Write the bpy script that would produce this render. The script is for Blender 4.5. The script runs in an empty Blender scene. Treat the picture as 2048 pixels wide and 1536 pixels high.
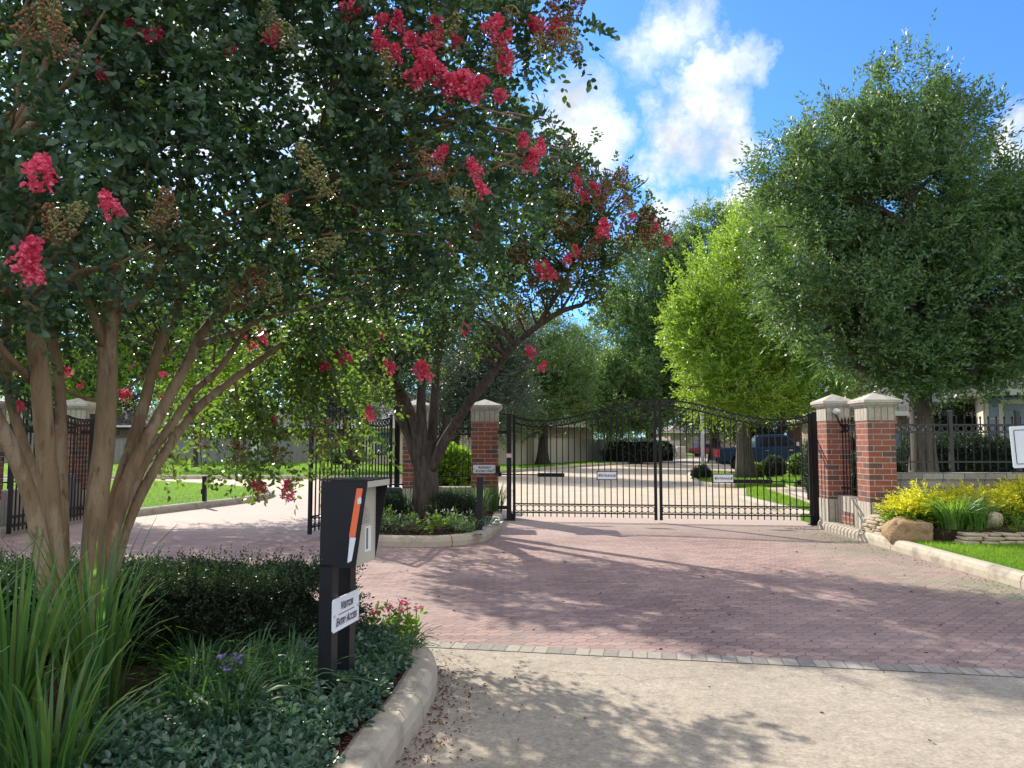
import bpy, math, random
import numpy as np
R = math.radians
random.seed(7)
rng = np.random.default_rng(11)
S = bpy.context.scene
COL = S.collection

# ------------------------------------------------------------------ camera model (2048 px wide photograph)
F, EYE = 1550.0, 1.55
PITCH = math.atan((885 - 768) / F)
cP, sP = math.cos(PITCH), math.sin(PITCH)
def ray(u, v):
    x = (u - 1024) / F; y = (768 - v) / F
    return (x, cP - y * sP, sP + y * cP)
def gp(u, v, z=0.0):                      # ground point seen at a pixel
    d = ray(u, v); t = (z - EYE) / d[2]
    return (d[0] * t, d[1] * t)
def at(u, v, Y):                          # point at depth Y seen at a pixel
    d = ray(u, v); t = Y / d[1]
    return (d[0] * t, Y, EYE + d[2] * t)

# ------------------------------------------------------------------ scene tree helpers
def tag(o, label=None, cat=None, group=None, kind=None):
    if label: o['label'] = label
    if cat: o['category'] = cat
    if group: o['group'] = group
    if kind: o['kind'] = kind
    return o
def thing(name, label, cat, loc=(0, 0, 0), rz=0.0, group=None):
    o = bpy.data.objects.new(name, None); COL.objects.link(o)
    o.location = loc; o.rotation_euler = (0, 0, rz); o.empty_display_size = .2
    return tag(o, label, cat, group)
def link_mesh(name, me, parent=None, loc=(0, 0, 0)):
    o = bpy.data.objects.new(name, me); COL.objects.link(o); o.location = loc
    if parent: o.parent = parent
    return o
def np_mesh(name, V, Fq, mat, v=None, smooth=False):
    V = np.asarray(V, dtype=np.float32); Fq = np.asarray(Fq, dtype=np.int32)
    me = bpy.data.meshes.new(name); n, k = Fq.shape
    me.vertices.add(len(V)); me.vertices.foreach_set('co', V.ravel())
    me.loops.add(n * k); me.loops.foreach_set('vertex_index', Fq.ravel())
    me.polygons.add(n)
    me.polygons.foreach_set('loop_start', np.arange(0, n * k, k, dtype=np.int32))
    me.polygons.foreach_set('loop_total', np.full(n, k, dtype=np.int32))
    if smooth: me.polygons.foreach_set('use_smooth', np.ones(n, dtype=bool))
    if v is not None:
        a = me.attributes.new('v', 'FLOAT', 'POINT'); a.data.foreach_set('value', np.asarray(v, dtype=np.float32))
    me.update(calc_edges=True)
    if mat: me.materials.append(mat)
    return me

class MB:
    """collects shapes and links them as one mesh object with box-projected metric UVs"""
    def __init__(s): s.v = []; s.f = []; s.m = []; s.sm = []
    def add(s, vs, fs, m=0, smooth=False):
        b = len(s.v); s.v += [tuple(p) for p in vs]
        for f in fs: s.f.append([b + i for i in f]); s.m.append(m); s.sm.append(smooth)
        return s
    def box(s, x0, y0, z0, x1, y1, z1, m=0):
        vs = [(x0, y0, z0), (x1, y0, z0), (x1, y1, z0), (x0, y1, z0), (x0, y0, z1), (x1, y0, z1), (x1, y1, z1), (x0, y1, z1)]
        return s.add(vs, [(3, 2, 1, 0), (4, 5, 6, 7), (0, 1, 5, 4), (1, 2, 6, 5), (2, 3, 7, 6), (3, 0, 4, 7)], m)
    def cbox(s, x, y, z0, w, d, h, m=0): return s.box(x - w / 2, y - d / 2, z0, x + w / 2, y + d / 2, z0 + h, m)
    def frustum(s, x, y, z0, w0, d0, z1, w1, d1, m=0):
        a, b, c, d = w0 / 2, d0 / 2, w1 / 2, d1 / 2
        vs = [(x - a, y - b, z0), (x + a, y - b, z0), (x + a, y + b, z0), (x - a, y + b, z0),
              (x - c, y - d, z1), (x + c, y - d, z1), (x + c, y + d, z1), (x - c, y + d, z1)]
        return s.add(vs, [(3, 2, 1, 0), (4, 5, 6, 7), (0, 1, 5, 4), (1, 2, 6, 5), (2, 3, 7, 6), (3, 0, 4, 7)], m)
    def prism(s, poly, z0, z1, m=0):      # CCW polygon in xy
        n = len(poly)
        vs = [(x, y, z0) for x, y in poly] + [(x, y, z1) for x, y in poly]
        fs = [tuple(range(n - 1, -1, -1)), tuple(range(n, 2 * n))] + [(i, (i + 1) % n, n + (i + 1) % n, n + i) for i in range(n)]
        return s.add(vs, fs, m)
    def sheet(s, poly, z, m=0): return s.add([(x, y, z) for x, y in poly], [tuple(range(len(poly)))], m)
    def loft(s, rings, m=0, smooth=False, closed=True, caps=True):
        n = len(rings[0]); vs = [p for r in rings for p in r]; fs = []
        for i in range(len(rings) - 1):
            for j in range(n if closed else n - 1):
                k = (j + 1) % n
                fs.append((i * n + j, i * n + k, (i + 1) * n + k, (i + 1) * n + j))
        if caps and closed: fs += [tuple(range(n - 1, -1, -1)), tuple((len(rings) - 1) * n + j for j in range(n))]
        return s.add(vs, fs, m, smooth)
    def tube(s, pts, radii, n=8, m=0, smooth=True, wob=0.0):
        P = np.array(pts, float); k = len(P)
        if not hasattr(radii, '__len__'): radii = [radii] * k
        T = np.gradient(P, axis=0); T /= np.linalg.norm(T, axis=1)[:, None] + 1e-9
        ref = np.array([0, 0, 1.]) if abs(T[0][2]) < .8 else np.array([1., 0, 0])
        rings = []; U = np.cross(T[0], ref); U /= np.linalg.norm(U)
        for i in range(k):
            U = U - T[i] * U.dot(T[i]); U /= np.linalg.norm(U); W = np.cross(T[i], U)
            ring = []
            for j in range(n):
                a = 2 * math.pi * j / n
                r = radii[i] * (1 + wob * (math.sin(a * 3 + i * .35 + P[0][0] * 9) * .6 + math.sin(a * 2 - i * .22) * .5 + random.uniform(-.25, .25)))
                ring.append(tuple(P[i] + r * (math.cos(a) * U + math.sin(a) * W)))
            rings.append(ring)
        return s.loft(rings, m, smooth)
    def bar(s, a, b, w, d=None, m=0):     # square bar between two points
        a = np.array(a, float); b = np.array(b, float); t = b - a; t /= np.linalg.norm(t)
        ref = np.array([0, 0, 1.]) if abs(t[2]) < .95 else np.array([0, 1., 0])
        u = np.cross(t, ref); u /= np.linalg.norm(u); q = np.cross(u, t); d = d or w
        o = [(-1, -1), (1, -1), (1, 1), (-1, 1)]
        return s.loft([[tuple(p + u * i * w / 2 + q * j * d / 2) for i, j in o] for p in (a, b)], m)
    def ring(s, c, r, t, axis='y', n=12, m=0):
        c = np.array(c, float); k = 4; vs = []; fs = []
        for i in range(n):
            a = 2 * math.pi * i / n
            for (dr, dy) in ((-t, -t), (t, -t), (t, t), (-t, t)):
                x = (r + dr) * math.cos(a); z = (r + dr) * math.sin(a)
                vs.append(tuple(c + (np.array([x, dy, z]) if axis == 'y' else np.array([dy, x, z]))))
        for i in range(n):
            for j in range(k):
                fs.append((i * k + j, ((i + 1) % n) * k + j, ((i + 1) % n) * k + (j + 1) % k, i * k + (j + 1) % k))
        return s.add(vs, fs, m)
    def lathe(s, c, prof, n=20, m=0, smooth=True, axis='z'):
        rings = []
        for r, h in prof:
            ring = []
            for j in range(n):
                a = 2 * math.pi * j / n
                if axis == 'z': ring.append((c[0] + r * math.cos(a), c[1] + r * math.sin(a), c[2] + h))
                else: ring.append((c[0] + r * math.cos(a), c[1] + h, c[2] - r * math.sin(a)))
            rings.append(ring)
        return s.loft(rings, m, smooth)
    def mesh(s, name, mats, off=(0, 0, 0)):
        me = bpy.data.meshes.new(name)
        V = np.array(s.v, float) - np.array(off)
        me.from_pydata(V.tolist(), [], s.f)
        for m in (mats if isinstance(mats, (list, tuple)) else [mats]): me.materials.append(m)
        me.polygons.foreach_set('material_index', np.array(s.m, dtype=np.int32))
        me.polygons.foreach_set('use_smooth', np.array(s.sm, dtype=bool))
        uv = me.uv_layers.new(name='UVMap'); co = V
        buf = np.zeros((len(me.loops), 2), dtype=np.float32)
        for p in me.polygons:
            n = p.normal; ax = max(range(3), key=lambda i: abs(n[i]))
            i, j = ((1, 2), (0, 2), (0, 1))[ax]
            for li, vi in zip(p.loop_indices, p.vertices): buf[li] = (co[vi][i], co[vi][j])
        uv.data.foreach_set('uv', buf.ravel())
        return me
    def build(s, name, mats, parent=None, local=False):
        """world-coordinate shapes: under a parent they are shifted to its origin; local=True leaves them as they are"""
        if parent is not None:
            off = (0, 0, 0) if local else tuple(parent.location)
            return link_mesh(name, s.mesh(name, mats, off), parent)
        V = np.array(s.v); off = ((V[:, 0].min() + V[:, 0].max()) / 2, (V[:, 1].min() + V[:, 1].max()) / 2, V[:, 2].min())
        return link_mesh(name, s.mesh(name, mats, off), None, off)

# ------------------------------------------------------------------ materials
def nodes(name):
    m = bpy.data.materials.new(name); m.use_nodes = True; nt = m.node_tree
    return m, nt, nt.nodes['Principled BSDF'], nt.nodes.new, nt.links.new
def rampn(nt, fac, stops):
    r = nt.nodes.new('ShaderNodeValToRGB'); e = r.color_ramp.elements
    while len(e) < len(stops): e.new(.5)
    for i, (p, c) in enumerate(stops): e[i].position = p; e[i].color = (*c, 1) if len(c) == 3 else c
    nt.links.new(fac, r.inputs[0]); return r.outputs[0]
def noise(nt, scale, detail=4, rough=.6, vec=None):
    n = nt.nodes.new('ShaderNodeTexNoise'); n.inputs['Scale'].default_value = scale
    n.inputs['Detail'].default_value = detail; n.inputs['Roughness'].default_value = rough
    if vec is not None: nt.links.new(vec, n.inputs['Vector'])
    return n
def coord(nt, out='Object'): return nt.nodes.new('ShaderNodeTexCoord').outputs[out]
def mixc(nt, fac, a, b, mode='MIX'):
    m = nt.nodes.new('ShaderNodeMix'); m.data_type = 'RGBA'; m.blend_type = mode
    for sock, val in ((m.inputs[0], fac), (m.inputs[6], a), (m.inputs[7], b)):
        if isinstance(val, (int, float)): sock.default_value = val
        elif isinstance(val, tuple): sock.default_value = (*val, 1)
        else: nt.links.new(val, sock)
    return m.outputs[2]
def math_(nt, op, a, b=None, c=None):
    m = nt.nodes.new('ShaderNodeMath'); m.operation = op
    for i, val in enumerate((a, b, c)):
        if val is None: continue
        if isinstance(val, (int, float)): m.inputs[i].default_value = val
        else: nt.links.new(val, m.inputs[i])
    return m.outputs[0]
def bump(nt, bs, h, strength=.4, dist=.01):
    b = nt.nodes.new('ShaderNodeBump'); b.inputs['Strength'].default_value = strength; b.inputs['Distance'].default_value = dist
    nt.links.new(h, b.inputs['Height']); nt.links.new(b.outputs[0], bs.inputs['Normal'])
def rough_mat(name, c1, c2, scale=6, rough=.8, bs_=.3, bscale=60, dist=.005, spec=.3, metal=0, c3=None):
    m, nt, b, N, L = nodes(name); co = coord(nt)
    n1 = noise(nt, scale, 6, .65, co); st = [(.3, c1), (.7, c2)]
    if c3: st = [(.25, c1), (.5, c2), (.75, c3)]
    L(rampn(nt, n1.outputs[0], st), b.inputs['Base Color'])
    b.inputs['Roughness'].default_value = rough; b.inputs['Specular IOR Level'].default_value = spec; b.inputs['Metallic'].default_value = metal
    if bs_: bump(nt, b, noise(nt, bscale, 5, .7, co).outputs[0], bs_, dist)
    return m
def leaf_mat(name, dark, mid, light, trans, tfac=.45, rough=.4, spec=.45):
    m, nt, b, N, L = nodes(name)
    a = N('ShaderNodeAttribute'); a.attribute_name = 'v'
    L(rampn(nt, a.outputs['Fac'], [(.0, dark), (.55, mid), (1., light)]), b.inputs['Base Color'])
    b.inputs['Roughness'].default_value = rough; b.inputs['Specular IOR Level'].default_value = spec
    t = N('ShaderNodeBsdfTranslucent'); lo = tuple(x * .6 for x in trans)
    L(rampn(nt, a.outputs['Fac'], [(0, lo), (1, trans)]), t.inputs[0])
    mx = N('ShaderNodeMixShader'); mx.inputs[0].default_value = tfac
    L(b.outputs[0], mx.inputs[1]); L(t.outputs[0], mx.inputs[2])
    L(mx.outputs[0], nt.nodes['Material Output'].inputs[0])
    return m
def brick_mat(name, c1, c2, c3, mortar, bw, rh, ms, off=.5, bstr=.6, rough=.85, stain=None):
    m, nt, b, N, L = nodes(name); uv = coord(nt, 'UV')
    t = N('ShaderNodeTexBrick'); L(uv, t.inputs['Vector'])
    t.offset = off; t.inputs['Scale'].default_value = 1; t.inputs['Brick Width'].default_value = bw; t.inputs['Row Height'].default_value = rh
    t.inputs['Mortar Size'].default_value = ms; t.inputs['Mortar Smooth'].default_value = .15
    t.inputs['Color1'].default_value = (*c1, 1); t.inputs['Color2'].default_value = (*c2, 1); t.inputs['Mortar'].default_value = (*mortar, 1)
    # a third brick shade by a second, offset pattern of whole bricks
    t2 = N('ShaderNodeTexBrick'); L(uv, t2.inputs['Vector']); t2.offset = off
    for k in ('Scale', 'Brick Width', 'Row Height'): t2.inputs[k].default_value = t.inputs[k].default_value
    t2.inputs['Mortar Size'].default_value = 0; t2.inputs['Bias'].default_value = -.25
    t2.inputs['Color1'].default_value = (0, 0, 0, 1); t2.inputs['Color2'].default_value = (1, 1, 1, 1)
    nz = noise(nt, 25, 5, .7, coord(nt))
    sel = math_(nt, 'MULTIPLY', math_(nt, 'GREATER_THAN', t2.outputs[0], .42), math_(nt, 'SUBTRACT', 1, t.outputs['Fac']))
    c = mixc(nt, math_(nt, 'MULTIPLY', sel, .75), t.outputs[0], c3)
    c = mixc(nt, .55, c, rampn(nt, nz.outputs[0], [(.3, (.55, .55, .55)), (.7, (1.25, 1.25, 1.25))]), 'MULTIPLY')
    if stain:
        big = noise(nt, 1.3, 5, .65, coord(nt))
        c = mixc(nt, rampn(nt, big.outputs[0], [(.45, (0, 0, 0)), (.7, (.6, .6, .6))]), c, stain)
    L(c, b.inputs['Base Color']); b.inputs['Roughness'].default_value = rough; b.inputs['Specular IOR Level'].default_value = .2
    h = math_(nt, 'ADD', math_(nt, 'SUBTRACT', 1, t.outputs['Fac']), math_(nt, 'MULTIPLY', nz.outputs[0], .3))
    bump(nt, b, h, bstr, .008)
    return m

M = {}
M['brick'] = brick_mat('red_brick', (.28, .090, .054), (.185, .070, .049), (.105, .072, .063), (.37, .33, .28), .27, .092, .007, stain=(.15, .105, .085))
M['stone_stave'] = brick_mat('limestone_staves', (.44, .40, .33), (.36, .325, .27), (.40, .36, .29), (.10, .088, .07), .105, 4., .006, 0, .7, .85, (.20, .17, .13))
M['cap_stone'] = rough_mat('limestone', (.17, .155, .13), (.42, .39, .335), 5, .85, .5, 40, .008, c3=(.32, .29, .245))
M['wall_block'] = brick_mat('grey_block', (.33, .31, .27), (.25, .235, .21), (.22, .20, .18), (.08, .075, .07), .34, .24, .007, .5, .6, .85, (.16, .15, .13))
M['kerb'] = rough_mat('kerb_concrete', (.15, .132, .105), (.40, .35, .27), 3, .9, .7, 70, .008, c3=(.29, .252, .195))
M['iron'] = rough_mat('black_painted_iron', (.004, .004, .005), (.008, .008, .010), 8, .5, .1, 80, .002, spec=.3)
M['iron_grey'] = rough_mat('weathered_dark_iron', (.014, .015, .015), (.026, .027, .026), 8, .5, .1, 80, .002, spec=.5)
M['black_box'] = rough_mat('black_powder_coat', (.006, .007, .010), (.011, .012, .016), 5, .45, .12, 200, .001, spec=.35)
M['plate'] = rough_mat('beige_keypad_plate', (.40, .37, .30), (.46, .43, .35), 4, .5, .0, spec=.4)
M['orange'] = rough_mat('orange_reflector', (.80, .14, .035), (.72, .17, .07), 30, .35, .15, 60, .002, spec=.5)
M['white_tape'] = rough_mat('white_reflector', (.62, .66, .72), (.72, .75, .80), 20, .35, .1, 60, .001, spec=.5)
M['sign_white'] = rough_mat('sign_white', (.66, .69, .74), (.74, .76, .80), 3, .4, 0, spec=.4)
M['ink'] = rough_mat('dark_lettering', (.02, .025, .04), (.03, .035, .05), 3, .5, 0)
M['ink_blue'] = rough_mat('blue_line', (.03, .05, .16), (.04, .06, .18), 3, .5, 0)
M['white_plastic'] = rough_mat('white_plastic', (.65, .65, .64), (.72, .72, .70), 5, .35, 0, spec=.5)
M['green_box'] = rough_mat('dark_green_plastic', (.018, .032, .030), (.028, .046, .042), 5, .5, .1, 60, .002, spec=.4)
M['grey_box'] = rough_mat('grey_plastic', (.10, .11, .12), (.14, .15, .16), 5, .55, .1, 60, .002, spec=.4)
M['steel'] = rough_mat('galvanised_pole', (.32, .33, .33), (.44, .45, .45), 6, .5, 0, spec=.5)
M['bark_smooth'] = None
M['soil'] = rough_mat('mulch', (.018, .012, .008), (.060, .040, .026), 14, .95, 1.0, 45, .03, spec=.1, c3=(.035, .024, .016))
M['dirt'] = rough_mat('dirt', (.05, .045, .03), (.09, .08, .05), 3, .95, .3, 20, .01, spec=.1)
M['fence_grey'] = None
M['boulder'] = rough_mat('sandstone', (.13, .07, .03), (.34, .235, .13), 5, .9, 1.0, 14, .05, spec=.2, c3=(.28, .17, .08))
M['ledge_stone'] = rough_mat('ledge_stone', (.24, .19, .12), (.42, .35, .25), 5, .9, .7, 25, .015, spec=.2, c3=(.33, .26, .17))
M['shingle'] = brick_mat('roof_shingle', (.16, .145, .13), (.12, .11, .10), (.09, .085, .08), (.05, .048, .045), .3, .16, .008, .5, .5, .9)
M['shingle_pale'] = brick_mat('pale_roof_shingle', (.30, .28, .26), (.25, .235, .22), (.21, .20, .19), (.12, .115, .11), .3, .16, .008, .5, .5, .9)
M['house_brick'] = brick_mat('tan_brick', (.36, .27, .20), (.30, .215, .16), (.24, .18, .14), (.40, .36, .30), .22, .075, .006)
M['house_red'] = brick_mat('brown_brick', (.17, .085, .06), (.13, .07, .055), (.09, .055, .045), (.28, .25, .22), .22, .075, .006)
M['stucco'] = rough_mat('beige_stucco', (.50, .42, .32), (.56, .48, .38), 6, .9, .3, 120, .003)
M['trim'] = rough_mat('cream_trim', (.55, .49, .40), (.62, .56, .47), 5, .6, 0)
M['gutter'] = rough_mat('white_gutter', (.62, .62, .58), (.70, .70, .66), 5, .5, 0)
M['door_grey'] = rough_mat('blue_grey_door', (.20, .23, .27), (.24, .27, .31), 3, .5, 0)
M['pane'] = rough_mat('window_glass', (.03, .045, .06), (.05, .075, .10), 2, .08, 0, spec=.8)
M['pane_blue'] = rough_mat('window_glass_blind', (.14, .20, .29), (.19, .26, .36), 2, .15, 0, spec=.7)

def bark(name, c1, c2, c3, vs=6, stretch=.16, b=.6, dist=.01, patch=None):
    m, nt, bs, N, L = nodes(name); mp = N('ShaderNodeMapping'); mp.inputs['Scale'].default_value = (1, 1, stretch)
    L(coord(nt), mp.inputs[0]); n1 = noise(nt, vs, 6, .65, mp.outputs[0])
    c = rampn(nt, n1.outputs[0], [(.28, c1), (.5, c2), (.72, c3)])
    if patch:
        mp2 = N('ShaderNodeMapping'); mp2.inputs['Scale'].default_value = (1, 1, .3); L(mp.inputs[0].links[0].from_socket, mp2.inputs[0]); n2 = noise(nt, vs * .9, 5, .6, mp2.outputs[0]); c = mixc(nt, rampn(nt, n2.outputs[0], [(.54, (0, 0, 0)), (.62, (.7, .7, .7))]), c, patch); n4 = noise(nt, vs * 2.5, 4, .6, mp2.outputs[0]); c = mixc(nt, rampn(nt, n4.outputs[0], [(.58, (0, 0, 0)), (.68, (.7, .7, .7))]), c, tuple(x * .8 for x in c1))
    L(c, bs.inputs['Base Color']); bs.inputs['Roughness'].default_value = .85; bs.inputs['Specular IOR Level'].default_value = .2
    n3 = noise(nt, vs * 4, 6, .7, mp.outputs[0]); bump(nt, bs, n3.outputs[0], b, dist)
    return m
M['bark_smooth'] = bark('smooth_tan_bark', (.125, .080, .044), (.25, .172, .100), (.345, .25, .155), 8, .11, 1.0, .02, (.36, .28, .19))
M['bark_rough'] = bark('rough_grey_bark', (.035, .027, .021), (.085, .068, .055), (.15, .122, .10), 16, .16, 1.0, .03)
M['bark_dark'] = bark('dark_bark', (.025, .018, .013), (.055, .042, .032), (.085, .066, .05), 12, .15, .8, .03)
M['bark_oak'] = bark('oak_bark', (.055, .045, .036), (.105, .088, .072), (.15, .128, .105), 12, .2, .9, .02)

def plank(name, a, b_, c_, w=.14):
    m, nt, bs, N, L = nodes(name); uv = coord(nt, 'UV')
    t = N('ShaderNodeTexBrick'); L(uv, t.inputs['Vector']); t.offset = 0
    for k, val in (('Scale', 1), ('Brick Width', w), ('Row Height', 6), ('Mortar Size', .006)): t.inputs[k].default_value = val
    t.inputs['Color1'].default_value = (*a, 1); t.inputs['Color2'].default_value = (*b_, 1); t.inputs['Mortar'].default_value = (.03, .027, .024, 1)
    mp = N('ShaderNodeMapping'); mp.inputs['Scale'].default_value = (9, 1, 1); L(uv, mp.inputs[0])
    n1 = noise(nt, 2, 5, .7, mp.outputs[0]); c = mixc(nt, rampn(nt, n1.outputs[0], [(.35, (0, 0, 0)), (.7, (.7, .7, .7))]), t.outputs[0], c_)
    L(c, bs.inputs['Base Color']); bs.inputs['Roughness'].default_value = .9; bs.inputs['Specular IOR Level'].default_value = .15
    bump(nt, bs, math_(nt, 'SUBTRACT', 1, t.outputs['Fac']), .5, .01); return m
M['fence_grey'] = plank('grey_planks', (.20, .20, .19), (.15, .155, .15), (.25, .245, .23))
M['fence_tan'] = plank('tan_planks', (.52, .46, .37), (.44, .385, .30), (.58, .52, .43))

# ---- pavings
def paver_mat():
    m, nt, b, N, L = nodes('zigzag_pavers'); g = N('ShaderNodeNewGeometry'); sp = N('ShaderNodeSeparateXYZ'); L(g.outputs['Position'], sp.inputs[0])
    X, Y = sp.outputs[0], sp.outputs[1]; k = 2 * math.pi / .098
    u = math_(nt, 'MULTIPLY_ADD', math_(nt, 'SINE', math_(nt, 'MULTIPLY', Y, k)), .011, X)
    v = math_(nt, 'MULTIPLY_ADD', math_(nt, 'SINE', math_(nt, 'MULTIPLY', X, k)), .015, Y)
    cb = N('ShaderNodeCombineXYZ'); L(u, cb.inputs[0]); L(v, cb.inputs[1])
    t = N('ShaderNodeTexBrick'); L(cb.outputs[0], t.inputs['Vector']); t.offset = .5
    for kk, val in (('Scale', 1), ('Brick Width', .196), ('Row Height', .098), ('Mortar Size', .0048), ('Mortar Smooth', .3)): t.inputs[kk].default_value = val
    t.inputs['Color1'].default_value = (.315, .212, .180, 1); t.inputs['Color2'].default_value = (.205, .140, .126, 1); t.inputs['Mortar'].default_value = (.085, .062, .054, 1)
    nz = noise(nt, 60, 4, .7, g.outputs['Position']); big = noise(nt, .5, 5, .6, g.outputs['Position'])
    c = mixc(nt, .5, t.outputs[0], rampn(nt, nz.outputs[0], [(.3, (.6, .6, .6)), (.7, (1.3, 1.3, 1.3))]), 'MULTIPLY')
    c = mixc(nt, rampn(nt, big.outputs[0], [(.4, (0, 0, 0)), (.7, (.45, .45, .45))]), c, (.40, .30, .26))
    st = N('ShaderNodeMapping'); st.inputs['Scale'].default_value = (1.5, .28, 1); L(g.outputs['Position'], st.inputs[0])
    n5 = noise(nt, 1.1, 6, .65, st.outputs[0]); c = mixc(nt, rampn(nt, n5.outputs[0], [(.50, (0, 0, 0)), (.72, (.55, .55, .55))]), c, (.155, .115, .105))
    n6 = noise(nt, 3.4, 6, .75, g.outputs['Position']); c = mixc(nt, rampn(nt, n6.outputs[0], [(.55, (0, 0, 0)), (.75, (.4, .4, .4))]), c, (.34, .27, .22))
    # dust and algae that gather along the right-hand kerb and the left one
    edge = math_(nt, 'MULTIPLY', math_(nt, 'GREATER_THAN', X, 3.6), math_(nt, 'MULTIPLY', math_(nt, 'SUBTRACT', X, 3.6), .42))
    n2 = noise(nt, 2.2, 6, .75, g.outputs['Position'])
    e2 = math_(nt, 'SMOOTH_MIN', math_(nt, 'MULTIPLY', edge, math_(nt, 'MULTIPLY_ADD', n2.outputs[0], 3.2, -.9)), 1, .1)
    e2 = math_(nt, 'MAXIMUM', e2, 0)
    n3 = noise(nt, .55, 3, .5, g.outputs['Position'])
    c = mixc(nt, e2, c, mixc(nt, rampn(nt, n3.outputs[0], [(.47, (0, 0, 0)), (.57, (1, 1, 1))]), (.25, .20, .16), (.15, .19, .10)))
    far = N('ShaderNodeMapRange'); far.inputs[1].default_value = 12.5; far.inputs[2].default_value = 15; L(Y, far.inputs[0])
    c = mixc(nt, math_(nt, 'MULTIPLY', far.outputs[0], .65), c, (.52, .41, .345))  # pavers paler towards the gate, with the sunlight there put into the colour
    L(c, b.inputs['Base Color']); b.inputs['Roughness'].default_value = .85; b.inputs['Specular IOR Level'].default_value = .2
    bump(nt, b, math_(nt, 'ADD', math_(nt, 'SUBTRACT', 1, t.outputs['Fac']), math_(nt, 'MULTIPLY', nz.outputs[0], .35)), .6, .008)
    return m
M['paver'] = paver_mat()
def concrete_mat(name, a, b_, c_, stain, crack=False):
    m, nt, b, N, L = nodes(name); g = N('ShaderNodeNewGeometry'); P = g.outputs['Position']
    n1 = noise(nt, 1.1, 7, .7, P); n2 = noise(nt, 45, 4, .75, P); n3 = noise(nt, 6, 6, .7, P)
    c = rampn(nt, n1.outputs[0], [(.3, a), (.5, b_), (.7, c_)])
    c = mixc(nt, rampn(nt, n3.outputs[0], [(.52, (0, 0, 0)), (.75, (.55, .55, .55))]), c, stain)
    c = mixc(nt, .8, c, rampn(nt, n2.outputs[0], [(.3, (.6, .6, .6)), (.7, (1.28, 1.28, 1.28))]), 'MULTIPLY'); n7 = noise(nt, 14, 5, .7, P); c = mixc(nt, .6, c, rampn(nt, n7.outputs[0], [(.32, (.68, .68, .68)), (.66, (1.2, 1.2, 1.2))]), 'MULTIPLY')
    if crack:
        wv = nt.nodes.new('ShaderNodeVectorMath'); wv.operation = 'MULTIPLY_ADD'; L(noise(nt, 1.6, 6, .7, P).outputs['Color'], wv.inputs[0]); wv.inputs[1].default_value = (.9, .9, 0); L(P, wv.inputs[2])
        vo = N('ShaderNodeTexVoronoi'); vo.feature = 'DISTANCE_TO_EDGE'; vo.inputs['Scale'].default_value = .30; L(wv.outputs[0], vo.inputs['Vector'])
        ln = rampn(nt, vo.outputs['Distance'], [(0, (1, 1, 1)), (.0016, (.75, .75, .75)), (.0035, (0, 0, 0))])
        c = mixc(nt, math_(nt, 'MULTIPLY', ln, rampn(nt, n1.outputs[0], [(.42, (0, 0, 0)), (.56, (.8, .8, .8))])), c, (.10, .085, .065))
        sp = noise(nt, 2.3, 4, .6, P); c = mixc(nt, rampn(nt, sp.outputs[0], [(.60, (0, 0, 0)), (.72, (.5, .5, .5))]), c, (.19, .165, .13))
    L(c, b.inputs['Base Color']); b.inputs['Roughness'].default_value = .9; b.inputs['Specular IOR Level'].default_value = .2
    bump(nt, b, n2.outputs[0], .5, .006); return m
M['apron'] = concrete_mat('old_concrete', (.27, .235, .18), (.335, .29, .225), (.38, .33, .26), (.20, .175, .138), True)
M['street'] = concrete_mat('street_concrete', (.40, .325, .235), (.46, .38, .285), (.50, .42, .325), (.35, .285, .215))
M['walk'] = concrete_mat('sidewalk_concrete', (.46, .40, .33), (.50, .44, .37), (.53, .48, .40), (.40, .35, .28))
M['setts'] = brick_mat('grey_setts', (.33, .30, .25), (.27, .245, .205), (.22, .20, .175), (.16, .145, .12), .105, .5, .005, 0, .6, .9)
def lawn_mat():
    m, nt, b, N, L = nodes('lawn'); g = N('ShaderNodeNewGeometry'); P = g.outputs['Position']
    n1 = noise(nt, .9, 5, .6, P); n2 = noise(nt, 40, 5, .8, P)
    c = rampn(nt, n1.outputs[0], [(.3, (.07, .17, .012)), (.55, (.10, .23, .016)), (.75, (.15, .30, .022))])
    c = mixc(nt, .8, c, rampn(nt, n2.outputs[0], [(.3, (.5, .5, .5)), (.7, (1.4, 1.4, 1.4))]), 'MULTIPLY')
    L(c, b.inputs['Base Color']); b.inputs['Roughness'].default_value = .9; b.inputs['Specular IOR Level'].default_value = .1
    bump(nt, b, n2.outputs[0], 1, .04); return m
M['lawn'] = lawn_mat()
# ---- foliage
M['leaf_myrtle'] = leaf_mat('myrtle_leaf', (.018, .050, .032), (.038, .086, .048), (.085, .150, .072), (.13, .24, .03), .26, .42, .45)
M['leaf_island'] = leaf_mat('island_myrtle_leaf', (.022, .046, .022), (.038, .070, .028), (.075, .105, .032), (.20, .32, .03), .40, .4, .5)
M['leaf_oak'] = leaf_mat('oak_leaf', (.036, .082, .040), (.082, .155, .064), (.165, .265, .10), (.20, .34, .05), .36, .46, .5)
M['leaf_lime'] = leaf_mat('lime_leaf', (.06, .15, .022), (.13, .235, .030), (.26, .35, .045), (.46, .68, .06), .42, .45, .35)
M['leaf_mid'] = leaf_mat('mid_leaf', (.048, .095, .038), (.09, .17, .058), (.16, .26, .085), (.26, .42, .07), .38, .48, .45)
M['leaf_dark'] = leaf_mat('dark_leaf', (.020, .044, .026), (.036, .072, .040), (.065, .11, .055), (.07, .13, .03), .3, .4, .45)
M['leaf_grey'] = leaf_mat('grey_green_leaf', (.045, .075, .055), (.085, .125, .092), (.14, .19, .13), (.12, .18, .08), .3, .42, .45)
M['leaf_hedge'] = leaf_mat('hedge_leaf', (.010, .024, .012), (.020, .042, .019), (.042, .062, .028), (.06, .12, .03), .25, .5, .3)
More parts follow.
